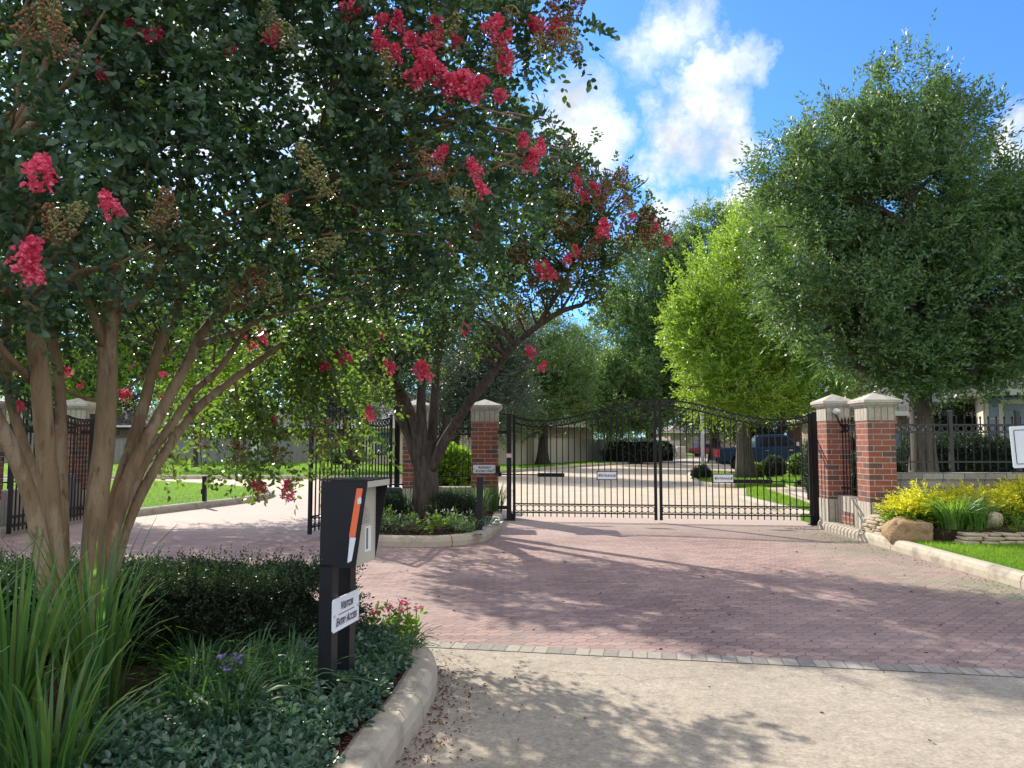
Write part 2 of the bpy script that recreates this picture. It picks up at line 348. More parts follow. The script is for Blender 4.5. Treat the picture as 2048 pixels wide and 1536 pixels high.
M['leaf_yellow'] = leaf_mat('yellow_leaf', (.34, .38, .015), (.64, .62, .022), (.84, .78, .035), (.90, .88, .05), .45, .4, .4)
M['leaf_bright'] = leaf_mat('bright_leaf', (.06, .14, .012), (.10, .21, .018), (.17, .29, .025), (.30, .50, .03), .5, .4, .4)
M['leaf_cover'] = leaf_mat('cover_leaf', (.030, .070, .046), (.060, .125, .080), (.11, .19, .12), (.12, .24, .08), .28, .35, .55)
M['blade'] = leaf_mat('blade_leaf', (.026, .085, .026), (.055, .14, .040), (.20, .24, .06), (.22, .46, .06), .4, .38, .45)
M['blade_lawn'] = leaf_mat('lawn_blade', (.06, .17, .010), (.10, .22, .018), (.18, .30, .035), (.36, .58, .04), .5, .5, .25)
M['liriope'] = leaf_mat('liriope_leaf', (.018, .060, .022), (.036, .10, .034), (.075, .145, .045), (.12, .28, .04), .32, .45, .45)
M['blade_mid'] = leaf_mat('sunny_blade_leaf', (.05, .14, .03), (.095, .21, .045), (.19, .31, .07), (.28, .52, .06), .45, .4, .4)
M['leaf_spray'] = leaf_mat('sunlit_spray_leaf', (.04, .085, .025), (.07, .13, .035), (.11, .17, .05), (.24, .40, .04), .42, .4, .45)  # paler, more translucent copy of the myrtle leaf; sunlight put into its colour
M['chip'] = leaf_mat('wood_chip', (.02, .013, .009), (.045, .030, .020), (.10, .07, .045), (.02, .015, .01), .05, .9, .1)
M['petal'] = leaf_mat('pink_petal', (.66, .045, .12), (.87, .11, .22), (.92, .30, .40), (.95, .18, .28), .45, .6, .1)
M['petal_red'] = leaf_mat('red_petal', (.50, .02, .02), (.68, .04, .04), (.75, .12, .07), (.70, .06, .05), .4, .5, .2)
M['petal_purple'] = leaf_mat('purple_petal', (.22, .16, .45), (.32, .24, .60), (.42, .34, .70), (.35, .28, .65), .4, .5, .2)
M['petal_white'] = leaf_mat('white_petal', (.55, .50, .45), (.66, .60, .55), (.75, .70, .66), (.6, .55, .5), .3, .5, .2)
M['seed'] = rough_mat('seed_capsule', (.15, .15, .05), (.28, .26, .10), 40, .7, 0)
M['seed_red'] = rough_mat('russet_capsule', (.17, .075, .04), (.27, .14, .07), 40, .7, 0)
M['litter'] = leaf_mat('dry_leaf', (.09, .030, .020), (.16, .060, .035), (.28, .10, .07), (.15, .06, .03), .2, .7, .1)

# ------------------------------------------------------------------ foliage builders (numpy)
def nrm(a): return a / (np.linalg.norm(a, axis=-1, keepdims=True) + 1e-9)
def vnoise(P, s, seed=0):
    r = np.random.default_rng(seed); o = np.zeros(len(P))
    for k in range(5):
        d = nrm(r.normal(size=3)); o += np.sin((P @ d) * s * (1 + .45 * k) + r.uniform(0, 6.28))
    return o / 5
def leaf_geo(P, D, N, L, W, shape='hex', fold=.18, curl=.12):
    """P base, D direction, N face normal -> verts, quads (two per leaf for hex, one for kite)"""
    D = nrm(D); Sd = nrm(np.cross(D, N)); N = nrm(np.cross(Sd, D)); L = L[:, None]; W = W[:, None]; n = len(P)
    if shape == 'hex':
        p = [P, P + D * L * .36 + Sd * W * .5 + N * W * fold, P + D * L * .74 + Sd * W * .40 + N * (W * fold - L * curl * .4),
             P + D * L - N * L * curl, P + D * L * .74 - Sd * W * .40 + N * (W * fold - L * curl * .4), P + D * L * .36 - Sd * W * .5 + N * W * fold]
        V = np.stack(p, 1).reshape(-1, 3); b = (np.arange(n) * 6)[:, None]
        Q = np.concatenate([b + np.array([0, 1, 2, 3]), b + np.array([0, 3, 4, 5])], 0); return V, Q, 6
    p = [P, P + D * L * .45 + Sd * W * .5 + N * W * fold, P + D * L - N * L * curl, P + D * L * .45 - Sd * W * .5 + N * W * fold]
    V = np.stack(p, 1).reshape(-1, 3); b = (np.arange(n) * 4)[:, None]
    return V, b + np.array([0, 1, 2, 3]), 4
def sprays(A, D, length, k, L, W, droop=.25, spread=.9, shape='hex', rs=None, updir=.5):
    """k leaves along a short twig at every anchor A pointing along D"""
    rs = rs or rng; m = len(A); D = nrm(D); ln = length * rs.uniform(.6, 1.3, m)
    ref = nrm(rs.normal(size=(m, 3)) * .6 + np.array([0, 0, 1.])); S1 = nrm(np.cross(D, ref))
    t = np.tile(np.linspace(.05, 1, k), (m, 1)) + rs.uniform(-.04, .04, (m, k))
    P = A[:, None] + D[:, None] * (t * ln[:, None])[..., None]
    P[..., 2] -= droop * (t ** 2) * ln[:, None]
    sgn = np.where(np.arange(k) % 2 == 0, 1., -1.)[None, :, None]
    LD = D[:, None] * (.35 + .6 * t[..., None] ** 3) + S1[:, None] * sgn * spread * (1 - .55 * t[..., None] ** 3) + rs.normal(size=(m, k, 3)) * .28
    NN = np.cross(D, S1)[:, None] * .7 + np.array([0, 0, updir]) + rs.normal(size=(m, k, 3)) * .38
    P = P.reshape(-1, 3); n = m * k
    V, Q, c = leaf_geo(P, LD.reshape(-1, 3), NN.reshape(-1, 3), L * rs.uniform(.65, 1.2, n), W * rs.uniform(.7, 1.15, n), shape)
    return V, Q, np.repeat(np.clip(rs.normal(.5, .22, n) + np.repeat(rs.normal(0, .12, m), k), 0, 1), c)
def blob_points(blobs, n, rs, gap=0., gs=2.0, seed=3, core=.5, lumpy=.16):
    """points in a union of ellipsoids, thinned by noise to leave gaps; returns points and outward directions"""
    w = np.array([b[3] * b[4] * b[5] if len(b) > 5 else b[3] ** 3 for b in blobs]) ** .8; w /= w.sum()
    idx = rs.choice(len(blobs), n, p=w); d = nrm(rs.normal(size=(n, 3))); r = rs.uniform(core ** 3, 1, n) ** (1 / 3)
    C = np.array([b[:3] for b in blobs])[idx]; RR = np.array([(b[3], b[4], b[5]) if len(b) > 5 else (b[3],) * 3 for b in blobs])[idx]
    lump = 1 + lumpy * vnoise(C + d * RR, 3.1 / max(.6, RR.mean()), seed + 9)
    P = C + d * RR * (r * lump)[:, None]
    if gap: keep = vnoise(P, gs, seed) > -1 + gap; P, d = P[keep], d[keep]
    return P, d
def merge(parts):
    V, Q, C, b = [], [], [], 0
    for v, q, c in parts: V.append(v); Q.append(q + b); C.append(c); b += len(v)
    return np.concatenate(V), np.concatenate(Q), np.concatenate(C)
def crown_obj(name, parent, mat, parts):
    V, Q, C = merge(parts) if isinstance(parts, list) else parts
    return link_mesh(name, np_mesh(name, V - np.array(parent.location), Q, mat, C), parent)
def limb_tubes(mb, starts, targets, r0, r1, rs, sag=.15, n=5, wob=.05):
    st = np.array([s[0] for s in starts]); sr = [s[1] for s in starts]
    for T in targets:
        d = np.linalg.norm((st - T) * np.array([1, 1, .8]), axis=1) + np.where(st[:, 2] > T[2], 1.5, 0)
        i = int(np.argmin(d)); a = st[i]; q = np.linspace(0, 1, 7)[:, None]
        mid = (a + T) / 2 + rs.normal(size=3) * .12 * d[i] + np.array([0, 0, sag * d[i]])
        P = (1 - q) ** 2 * a + 2 * q * (1 - q) * mid + q ** 2 * T
        P[1:-1] += rs.normal(size=(5, 3)) * .018 * d[i]
        mb.tube(P, np.linspace(min(sr[i] * .75, r0), r1, 7), n, wob=wob)
SKY_STRENGTH, SUN_STRENGTH, EXPOSURE = .115, 4.2, 1.05
SKY_TINT = (.38, .70, 1.19)
CLOUD_DARK, CLOUD_LIGHT = 3.6, 6.0
CLOUDS = [(1400, 250, .072, 1), (1445, 290, .052, 1), (1365, 300, .052, 1), (1315, 345, .038, .9), (1425, 150, .044, .9), (1150, 240, .062, 1), (1205, 275, .046, .9), (1105, 225, .044, 1), (1340, 45, .058, .7), (1410, 25, .042, .65), (1280, 110, .046, .6), (1495, 110, .040, .6), (2045, 270, .038, 1),
          (1345, 445, .034, .9), (1490, 412, .036, 1), (1415, 440, .024, .8), (300, 120, .26, .95), (560, 170, .15, .95), (100, 350, .2, .7)]
# ------------------------------------------------------------------ ground, roads, kerbs
SUN_AZ, SUN_EL = R(-35), R(33)
def struct(name, mb, mat): return tag(mb.build(name, mat), kind='structure')
def smooth_line(pts, step=.35):
    P = [np.array(p, float) for p in pts]; P = [2 * P[0] - P[1]] + P + [2 * P[-1] - P[-2]]; out = []
    for i in range(1, len(P) - 2):
        n = max(2, int(np.linalg.norm(P[i + 1] - P[i]) / step))
        for k in range(n):
            t = k / n
            out.append(.5 * (2 * P[i] + (P[i + 1] - P[i - 1]) * t + (2 * P[i - 1] - 5 * P[i] + 4 * P[i + 1] - P[i + 2]) * t ** 2 + (3 * P[i] - P[i - 1] - 3 * P[i + 1] + P[i + 2]) * t ** 3))
    out.append(P[-2]); return out
KP = [(0, -.03), (0, .075), (.018, .125), (.055, .150), (.105, .153), (.165, .150), (.195, .135), (.205, .10), (.205, -.03)]
def kerb(pts, piece=2.7, scale=1.0, step=.3, z=0, open_=False):
    """rounded concrete kerb along the OUTER foot line, the planted side on the left; joints every few metres"""
    L = smooth_line(pts, step); mb = MB(); i = 0; T = np.gradient(np.array(L), axis=0); T /= np.linalg.norm(T, axis=1)[:, None]
    cur = []; dist = 0
    def flush():
        if len(cur) > 1: mb.loft([c for c in cur], 0, False)
    for k in range(len(L)):
        n = np.array([-T[k][1], T[k][0]]); w = 1 + .02 * math.sin(k * 1.7)
        ring = [(L[k][0] + n[0] * a * scale * w, L[k][1] + n[1] * a * scale * w, z + b * scale) for a, b in KP][::-1]
        cur.append(ring)
        if k: dist += np.linalg.norm(L[k] - L[k - 1])
        if dist > piece:
            flush(); t = T[k] * .014; cur = [[(p[0] + t[0], p[1] + t[1], p[2]) for p in ring]]; dist = 0
    flush(); return struct('kerb', mb, M['kerb'])
def raised(name, poly, z, mat): return struct(name, MB().prism(poly, -.025, z), mat)
def inset(pts, d, step=.35):
    L = np.array(smooth_line(pts, step)); T = np.gradient(L, axis=0); T /= np.linalg.norm(T, axis=1)[:, None]
    return [(p[0] - t[1] * d, p[1] + t[0] * d) for p, t in zip(L, T)]

struct('ground', MB().sheet([(-400, -60), (400, -60), (400, 600), (-400, 600)], -.034), M['dirt'])
BL = lambda x: 6.02 - .188 * x          # front edge of the pavers
struct('street', MB().sheet([(-70, 15.2), (60, 15.2), (60, 190), (-70, 190)], -.008), M['street'])
struct('concrete_apron', MB().sheet([(-9, -8), (16, -8), (16, BL(16)), (-9, BL(-9))], -.003), M['apron'])
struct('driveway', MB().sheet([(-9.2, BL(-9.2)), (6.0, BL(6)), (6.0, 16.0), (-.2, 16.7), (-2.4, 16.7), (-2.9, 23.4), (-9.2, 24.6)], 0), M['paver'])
bd = MB(); a_ = math.atan(-.188)
bd.add([(0, .112, 0), (11, .112, 0), (11, .285, 0), (0, .285, 0)], [(0, 1, 2, 3)])
o = link_mesh('paver_border', bd.mesh('paver_border', M['setts']), None, (-4, BL(-4) - .235, .0015)); o.rotation_euler = (0, 0, a_); tag(o, kind='structure')

FRONT = [(-1.3, -4), (-.95, 0), (-.66, 2.6), (-.57, 3.83), (-.51, 4.28), (-.47, 4.94), (-.56, 5.5), (-.9, 6.0), (-1.5, 6.35), (-3, 6.5), (-8, 6.6)]
RIGHT = [(5.56, 14.25), (5.54, 13.6), (5.5, 11.9), (5.42, 8.4), (5.4, 4), (5.4, -6)]
ISLE = [(-2.95, 17.2), (-2.85, 15.5), (-2.72, 13.4), (-2.45, 12.2), (-1.97, 11.76), (-1.08, 11.71), (-.5, 12.2), (-.29, 13.18), (-.2, 14.5), (-.18, 15.8), (-.35, 16.8), (-1.1, 17.3), (-2.2, 17.5), (-2.95, 17.2)]
LEFT = [(-8.38, -6), (-8.38, 4), (-8.38, 12.8), (-8.4, 14.8), (-8.02, 16.0), (-7.47, 17.9), (-6.9, 19.9), (-6.75, 21.8), (-7.3, 23.7), (-9, 25.8), (-12, 28.4), (-15, 29.9), (-24, 31), (-60, 31.5)]
FAR = [(-60, 33.2), (-30, 33.2), (-15.4, 33.2), (-8.6, 33.2), (-5, 33.7), (-2, 37), (.6, 41.8), (5.05, 50.5), (10.3, 60.5), (19.6, 83.4), (34, 112), (60, 150)]
STRIP = [(6.3, 21.2), (6.06, 20.95), (6.0, 20.0), (5.97, 18), (5.95, 15.7)]
TIP = [(9.6, 38.3), (8.45, 37.3), (7.4, 32), (6.95, 30), (6.75, 28.2), (7.0, 27.2), (7.6, 26.7)]
kerb(FRONT, step=.16); kerb(RIGHT); kerb(ISLE, 2.2, step=.16); kerb(LEFT); kerb(FAR, 6, 1.0, 1.5); kerb(STRIP); kerb(TIP)
raised('garden_bed', inset(FRONT, .2, .2) + [(-8, -4)], .125, M['soil'])
raised('garden_bed', inset(ISLE, .2, .2)[:-1], .13, M['soil'])
rl = inset(RIGHT, .2, .5)
raised('lawn', [(30, -6), (30, 15.6), (5.75, 15.6)] + rl, .135, M['lawn'])
raised('lawn', inset(LEFT, .2, .6) + [(-60, -6)], .135, M['lawn'])
raised('lawn', inset(FAR, .2, 1.5) + [(60, 400), (-200, 400), (-200, 33.4)], .14, M['lawn'])
raised('lawn', [(6.12, 15.7), (7.2, 15.7), gp(1622, 1008, .12), gp(1567, 989, .12), gp(1524, 974, .12), gp(1492, 976, .12), (6.28, 21.0), (6.2, 20), (6.17, 18)], .12, M['lawn'])
raised('lawn', [(7.75, 26.9), (9.6, 27.4), (9.9, 31), (10.2, 37.4), (9.6, 38.1), (8.65, 37.2), (7.6, 32), (7.15, 30), (6.97, 28.2)], .125, M['lawn'])
raised('lawn', [(9.95, 27.5), (40, 30), (40, 37.2), (11.2, 36.4), (10.6, 31.5)], .128, M['lawn'])
raised('lawn', [(8.4, 17.6), (40, 17.6), (40, 26.0), (12.5, 25.6), (9.6, 22.0)], .13, M['lawn'])
raised('garden_bed', [(5.72, 12.35), (5.72, 11.9), (6.2, 11.3), (6.8, 11.15), (14, 11.1), (14, 12.5), (6.2, 12.5)], .30, M['soil'])
struct('sidewalk', MB().sheet([(7.2, 15.6), (8.4, 15.6), (9.6, 22.0), (12.5, 25.6), (40, 26.2), (40, 29), (11, 27.2), (8.6, 24.6)], .012), M['walk'])

# ------------------------------------------------------------------ brick pillars, low walls
def pillar(x, y, w, d, label, z0=.1, top=2.46, group='brick pillars at the gates'):
    t = thing('brick_pillar', label, 'pillar', (x, y, z0), 0, group); k = (top - z0) / 2.36
    z = lambda h: z0 + (h - .1) * k
    MB().cbox(x, y, z0 - .1, w + .016, d + .016, z(.60) - z0 + .1).build('base', M['stone_stave'], t)
    MB().cbox(x, y, z(.60), w, d, z(1.98) - z(.60)).build('shaft', M['brick'], t)
    MB().cbox(x, y, z(1.98), w + .014, d + .014, z(2.21) - z(1.98)).build('band', M['stone_stave'], t)
    c = MB(); e = w + .12; f = d + .12
    c.frustum(x, y, z(2.21), w + .03, d + .03, z(2.25), w + .10, d + .10)
    c.frustum(x, y, z(2.25), e, f, z(2.285), e + .03, f + .03)
    c.frustum(x, y, z(2.285), e + .05, f + .05, z(2.33), e + .05, f + .05)
    c.frustum(x, y, z(2.33), e + .05, f + .05, z(2.46), .03, .03)
    c.build('cap', M['cap_stone'], t); return t
pillar(-.57, 16.45, .56, .52, 'brick pillar behind the resident access sign, left of the closed entrance gate', .12)
pillar(-2.0, 16.45, .56, .52, 'brick pillar half hidden behind the island tree trunk')
pillar(5.82, 14.05, .42, .42, 'brick pillar with a white security camera, at the closed gate\'s right end', .05, 2.42)
pillar(5.94, 12.70, .44, .44, 'brick pillar standing beside the yellow shrub, nearest to the viewer', .12, 2.36)
pillar(-8.93, 15.95, .58, .52, 'brick pillar behind the bars of the far left open gate leaf')
pillar(-8.76, 12.85, .44, .44, 'brick pillar cut off by the picture\'s left edge behind the trunks', .12, 2.36)
def low_wall(name, box, label, mat='stone_stave', coping=.02, cz=.09):
    x0, y0, z0, x1, y1, z1 = box
    t = thing(name, label, 'wall', ((x0 + x1) / 2, (y0 + y1) / 2, z0))
    MB().box(x0, y0, z0, x1, y1, z1 - cz).build('wall', M[mat], t)
    MB().box(x0, y0 - coping, z1 - cz, x1, y1 + coping, z1).build('coping', M[mat], t)
low_wall('low_wall', (6.165, 12.56, .1, 14.5, 12.84, 1.06), 'long grey block wall under the iron fence, behind the yellow shrubs', 'wall_block', .03, .1)
t = thing('low_wall', 'short stone wall joining the two right hand brick pillars', 'wall', (5.86, 13.4, .1))
MB().box(5.76, 12.925, .05, 5.98, 13.835, .62).build('wall', M['stone_stave'], t)
MB().box(5.752, 13.2, .16, 5.757, 13.62, .36).build('brick_inlay', M['brick'], t)
low_wall('low_wall', (-1.715, 16.3, .1, -.855, 16.6, .62), 'short stone wall between the two island pillars')
t = thing('low_wall', 'short mossy stone wall behind the left tree trunks', 'wall', (-8.8, 14.4, .1))
MB().box(-8.92, 13.08, .05, -8.66, 15.68, .72).build('wall', M['stone_stave'], t)

# ------------------------------------------------------------------ ironwork
def unit_bar(w, finial=False):
    b = MB(); h = w / 2
    if finial:
        b.cbox(0, 0, 0, w, w, .94); b.frustum(0, 0, .94, w, w, .955, w * 1.9, w * 1.9); b.frustum(0, 0, .955, w * 1.9, w * 1.9, 1, .002, .002)
    else: b.cbox(0, 0, 0, w, w, 1)
    return b.mesh('picket', M['iron'])
PICKET = unit_bar(.019)
PICKF = unit_bar(.0155, True)
def iron_fence(ax, ay, bx, by, z0, z1, label, zr, posts=(), rings=True, n=None, mat='iron', name='iron_fence'):
    """zr: heights of upper rail, ring rail and lower rail; pickets run z0..z1"""
    L = math.hypot(bx - ax, by - ay); t = thing(name, label, 'fence', (ax, ay, z0), math.atan2(by - ay, bx - ax), 'black iron railings between pillars')
    n = n or int(L / .13); sp = L / n
    for h in zr: MB().box(0, -.014, h - z0 - .012, L, .014, h - z0 + .012).build('rail', M[mat], t, True)
    for i in range(n):
        o = link_mesh('picket', PICKF, t, (sp * (i + .5), 0, 0)); o.scale = (1, 1, z1 - z0)
    if rings:
        r = MB(); zc = (zr[0] + zr[1]) / 2 - z0; rad = min((zr[0] - zr[1]) / 2 - .014, sp / 2 - .008)
        for i in range(n - 1): r.ring((sp * (i + 1), 0, zc), rad, .007)
        r.build('ring_band', M[mat], t, True)
    for p in posts:
        b = MB().cbox(p, 0, -.02, .06, .06, z1 - z0 + .08); b.frustum(p, 0, z1 - z0 + .06, .075, .075, z1 - z0 + .09, .06, .06); b.build('post', M[mat], t, True)
    return t
iron_fence(6.17, 12.70, 10.6, 12.70, 1.10, 1.99, 'iron railing with ring band on the grey block wall, in front of the oak', (1.84, 1.715, 1.235), (1.0, 2.1, 3.2, 4.3), mat='iron_grey', n=34)
iron_fence(5.86, 12.925, 5.86, 13.835, .64, 2.0, 'narrow iron railing panel joining the two right hand brick pillars', (1.86, 1.74, .76), n=7)
iron_fence(-1.72, 16.45, -.85, 16.45, .66, 2.02, 'iron railing panel between the two island pillars', (1.85, 1.72, .84), n=7)
iron_fence(-8.78, 13.08, -8.78, 15.68, .74, 2.0, 'iron railing seen through the left tree trunks', (1.86, 1.74, .86), n=18)

def gtop(s): return 1.985 + .40 * (.5 - .5 * math.cos(math.pi * min(1, max(0, (s - .2) / .8)))) + (.09 * ((.2 - s) / .2) ** 2 if s < .2 else 0)
def gate_leaf(hx, hy, tx, ty, label, group):
    L = math.hypot(tx - hx, ty - hy); t = thing('iron_gate_leaf', label, 'gate', (hx, hy, 0), math.atan2(ty - hy, tx - hx), group)
    m = M['iron']; B = lambda mb, nm: mb.build(nm, m, t, True)
    B(MB().cbox(.025, 0, .05, .05, .05, gtop(0) - .02), 'stile'); B(MB().cbox(L - .03, 0, .05, .06, .05, gtop(1) - .03), 'stile')
    for dz, nm in ((0, 'top_rail'), (-.125, 'ring_rail')):
        q = MB(); pr = [(.05 + (L - .11) * i / 40) for i in range(41)]
        q.loft([[(x, -.016, gtop(x / L) + dz - .014), (x, .016, gtop(x / L) + dz - .014), (x, .016, gtop(x / L) + dz + .014), (x, -.016, gtop(x / L) + dz + .014)][::-1] for x in pr]); B(q, nm)
    for z in (.335, .165): B(MB().box(.05, -.014, z - .012, L - .06, .014, z + .012), 'bottom_rail')
    n = 22; sp = (L - .11) / (n + 1); r = MB(); r2 = MB()
    for i in range(n + 1):
        x = .05 + sp * (i + .5); r.ring((x, 0, gtop(x / L) - .0625), .045, .007); r2.ring((x, 0, .25), .062, .007)
        if i: 
            o = link_mesh('picket', PICKET, t, (.05 + sp * i, 0, .085)); o.scale = (1, 1, gtop((.05 + sp * i) / L) - .215)
    B(r, 'ring_band'); B(r2, 'ring_band'); return t
GX0, GY0, GX1, GY1 = .02, 15.60, 5.66, 14.72
mx, my = (GX0 + GX1) / 2, (GY0 + GY1) / 2
ge = 'leaves of the closed entrance gate'; gx = 'leaves of the open exit gate'
gate_leaf(GX0, GY0, mx - .02, my + .003, 'closed iron gate leaf hinged beside the resident access sign', ge)
gate_leaf(GX1, GY1, mx + .02, my - .003, 'closed iron gate leaf with the pickup showing through its bars', ge)
gate_leaf(-2.42, 15.6, -3.32, 12.80, 'open iron gate leaf swung out behind the black keypad box', gx)
gate_leaf(-8.22, 15.4, -8.27, 12.85, 'open iron gate leaf seen between the tree trunks at left', gx)
def gate_post(x, y, px, label, extra=None):
    t = thing('gate_post', label, 'post', (x, y, 0), 0, 'black steel hinge posts of the gates'); m = M['iron']
    b = MB().cbox(x, y, 0, .095, .095, 2.1); b.frustum(x, y, 2.1, .11, .11, 2.125, .10, .10); b.build('post', m, t)
    s = 1 if px < x else -1
    b = MB().box(x - .13, y - .09, .005, x + .13, y + .09, .022); b.add([(x + s * .045, y - .01, .02), (x + s * .13, y - .01, .02), (x + s * .045, y - .01, .18), (x + s * .045, y + .01, .02), (x + s * .13, y + .01, .02), (x + s * .045, y + .01, .18)], [(0, 1, 2), (5, 4, 3), (0, 3, 4, 1), (1, 4, 5, 2), (2, 5, 3, 0)]); b.build('base_plate', m, t)
    for z in (1.72, .22):
        MB().box(min(x, px), y - .03, z, max(x, px), y + .03, z + .07).build('bracket', m, t)
    if extra:
        MB().box(x - .05, y - .062, 1.25, x + .05, y - .046, 1.33).build('warning_label', extra, t)
lab = rough_mat('pink_label', (.52, .30, .26), (.70, .55, .50), 30, .5, 0)
gate_post(-.06, 15.62, -.29, 'black hinge post with a small pink label beside the resident sign pillar', lab)
gate_post(5.72, 14.72, 5.80, 'black hinge post at the camera pillar, right end of the closed gate')
gate_post(-2.32, 15.72, -2.0 - .28, 'black hinge post of the open leaf, left of the island tree')
gate_post(-8.42, 15.6, -8.64, 'black hinge post of the open leaf among the left trunks')
def operator_arm(a, b, c, label):
    t = thing('gate_operator_arm', label, 'gate opener', (a[0], a[1], a[2]), 0, 'gate opener arms')
    MB().bar(a, b, .025).build('rod', M['iron'], t); MB().bar(b, c, .075, .075).build('cylinder', M['iron'], t)
    MB().cbox(a[0], a[1], a[2] - .04, .07, .07, .08).build('bracket', M['iron'], t)
operator_arm((-.25, 15.95, .9), (.52, 15.72, .9), (1.05, 15.64, .9), 'black gate opener arm behind the left half of the closed gate')
operator_arm((5.55, 15.1, .78), (5.0, 15.0, .80), (4.25, 15.12, .80), 'black gate opener arm behind the right half of the closed gate')

# ------------------------------------------------------------------ signs
def lettering(body, size, parent, loc, rot, mat, shear=.28, name='lettering', caps=True, sx=1.0, bold=.0):
    tc = bpy.data.curves.new('txt', 'FONT'); tc.body = body; tc.size = size; tc.align_x = 'CENTER'; tc.align_y = 'CENTER'; tc.shear = shear; tc.resolution_u = 3
    tc.small_caps_scale = .8; tc.offset = bold
    if caps:
        for i, ch in enumerate(body):
            if ch.islower(): tc.body_format[i].use_small_caps = True
    ob = bpy.data.objects.new('txt', tc); COL.objects.link(ob)
    bpy.context.view_layer.update()
    me = bpy.data.meshes.new_from_object(ob.evaluated_get(bpy.context.evaluated_depsgraph_get())); me.name = name
    bpy.data.objects.remove(ob); bpy.data.curves.remove(tc); me.materials.clear(); me.materials.append(mat)
    o = link_mesh(name, me, parent, loc); o.rotation_euler = rot; o.scale = (sx, 1, 1); return o
FACE = (R(90), 0, 0)                       # lettering that faces -y in local space
def sign(name, label, x, y, z, rz, w, h, lines, frame=None, group=None):
    """flat sign plate, local x to the right, face towards local -y, centre at (x, y, z)"""
    t = thing(name, label, 'sign', (x, y, z), rz, group)
    pl = MB(); c = .012
    pl.add([(p, q, r) for q in (0, .006) for p, r in ((-w / 2 + c, -h / 2), (w / 2 - c, -h / 2), (w / 2, -h / 2 + c), (w / 2, h / 2 - c), (w / 2 - c, h / 2), (-w / 2 + c, h / 2), (-w / 2, h / 2 - c), (-w / 2, -h / 2 + c))],
           [tuple(range(8)), tuple(range(15, 7, -1))] + [(i, i + 8, (i + 1) % 8 + 8, (i + 1) % 8) for i in range(8)])
    pl.build('plate', M['sign_white'], t, True)
    if frame:
        f = MB()
        for a in ((-w / 2 - .014, -h / 2 - .014, w / 2 + .014, -h / 2), (-w / 2 - .014, h / 2, w / 2 + .014, h / 2 + .014), (-w / 2 - .014, -h / 2, -w / 2, h / 2), (w / 2, -h / 2, w / 2 + .014, h / 2)):
            f.box(a[0], -.004, a[1], a[2], .010, a[3])
        f.build('frame', M['iron'], t, True)
    for txt, size, dz, sx in lines: lettering(txt, size, t, (0, -.004, dz), FACE, M['ink'], sx=sx, bold=.0012)
    return t
def diamond(t, x, z, s):
    MB().add([(x - s, -.004, z), (x, -.004, z - s), (x + s, -.004, z), (x, -.004, z + s)], [(0, 1, 2, 3)]).build('diamond', M['ink'], t, True)
grz = math.atan2(GY1 - GY0, GX1 - GX0)
def gpt(s): return (GX0 + (GX1 - GX0) * s, GY0 + (GY1 - GY0) * s)
for s, z, lb in ((.327, .905, 'white ENTRANCE sign on the gate leaf with no pickup behind it'), (.715, .865, 'white ENTRANCE sign on the gate leaf just below the pickup tail')):
    x, y = gpt(s); t = sign('entrance_sign', lb, x + .03 * math.sin(grz), y - .03, z, grz, .37, .145, [('Entrance', .072, 0, 1.08)], True, 'entrance signs on the gate')
    diamond(t, -.155, 0, .014); diamond(t, .155, 0, .014)
t = sign('resident_sign', 'white RESIDENT ACCESS ONLY sign on the brick pillar behind the black post', -.575, 16.175, 1.0, 0, .46, .17, [('Resident', .07, .034, 1.0), ('Access Only', .07, -.04, 1.0)])
diamond(t, -.2, 0, .012); diamond(t, .2, 0, .012)
t = thing('card_reader', 'small black reader box beside the resident access sign', 'card reader', (-.29, 16.14, .93))
MB().box(-.333, 16.12, .93, -.245, 16.19, 1.06).build('housing', M['black_box'], t); MB().box(-.325, 16.114, .945, -.253, 16.12, 1.045).build('face', M['iron'], t)

# ------------------------------------------------------------------ visitor keypad on two posts
KA = R(-12); KX, KY, KZ = -1.035, 4.23, .12
k = thing('keypad_pedestal', 'black visitor entry keypad box on two square posts in the ground cover', 'entry keypad', (KX, KY, KZ), KA)
for y0 in (0, .235): MB().box(0, y0, -.02, .076, y0 + .076, .775).build('post', M['black_box'], k, True)
hs = MB().box(.002, .006, .772, .188, .305, 1.215)
hs.add([(p, q, r) for q in (0, .006) for p, r in ((0, .762), (.205, .762), (.268, 1.222), (0, 1.222))], [(0, 1, 2, 3), (7, 6, 5, 4), (0, 4, 5, 1), (1, 5, 6, 2), (2, 6, 7, 3), (3, 7, 4, 0)])
hs.add([(p, q, r) for q in (.305, .311) for p, r in ((0, .762), (.192, .762), (.268, 1.222), (0, 1.222))], [(0, 1, 2, 3), (7, 6, 5, 4), (0, 4, 5, 1), (1, 5, 6, 2), (2, 6, 7, 3), (3, 7, 4, 0)])
hs.build('housing', M['black_box'], k, True)
MB().box(-.004, -.004, 1.223, .272, .315, 1.231).build('hood', M['black_box'], k, True)
MB().box(.2685, .0, 1.190, .274, .311, 1.2225).build('fascia', M['plate'], k, True)
pl = MB().box(.188, .007, .766, .194, .304, 1.185).build('face_plate', M['plate'], k, True)
MB().box(.1945, .05, 1.07, .199, .085, 1.10).build('camera_lens', M['ink'], pl, True)
ls = MB()
for i in range(9): ls.box(.1942, .09, .985 + i * .011, .1955, .20 - .02 * (i % 3), .988 + i * .011)
ls.build('instructions', M['grey_box'], pl, True)
MB().box(.1942, .15, .825, .1965, .235, .965).build('display', M['white_plastic'], pl, True)
MB().box(.1967, .165, .84, .1975, .19, .955).build('keypad', M['grey_box'], pl, True)
xe = lambda z: .205 + .063 * (z - .762) / .46
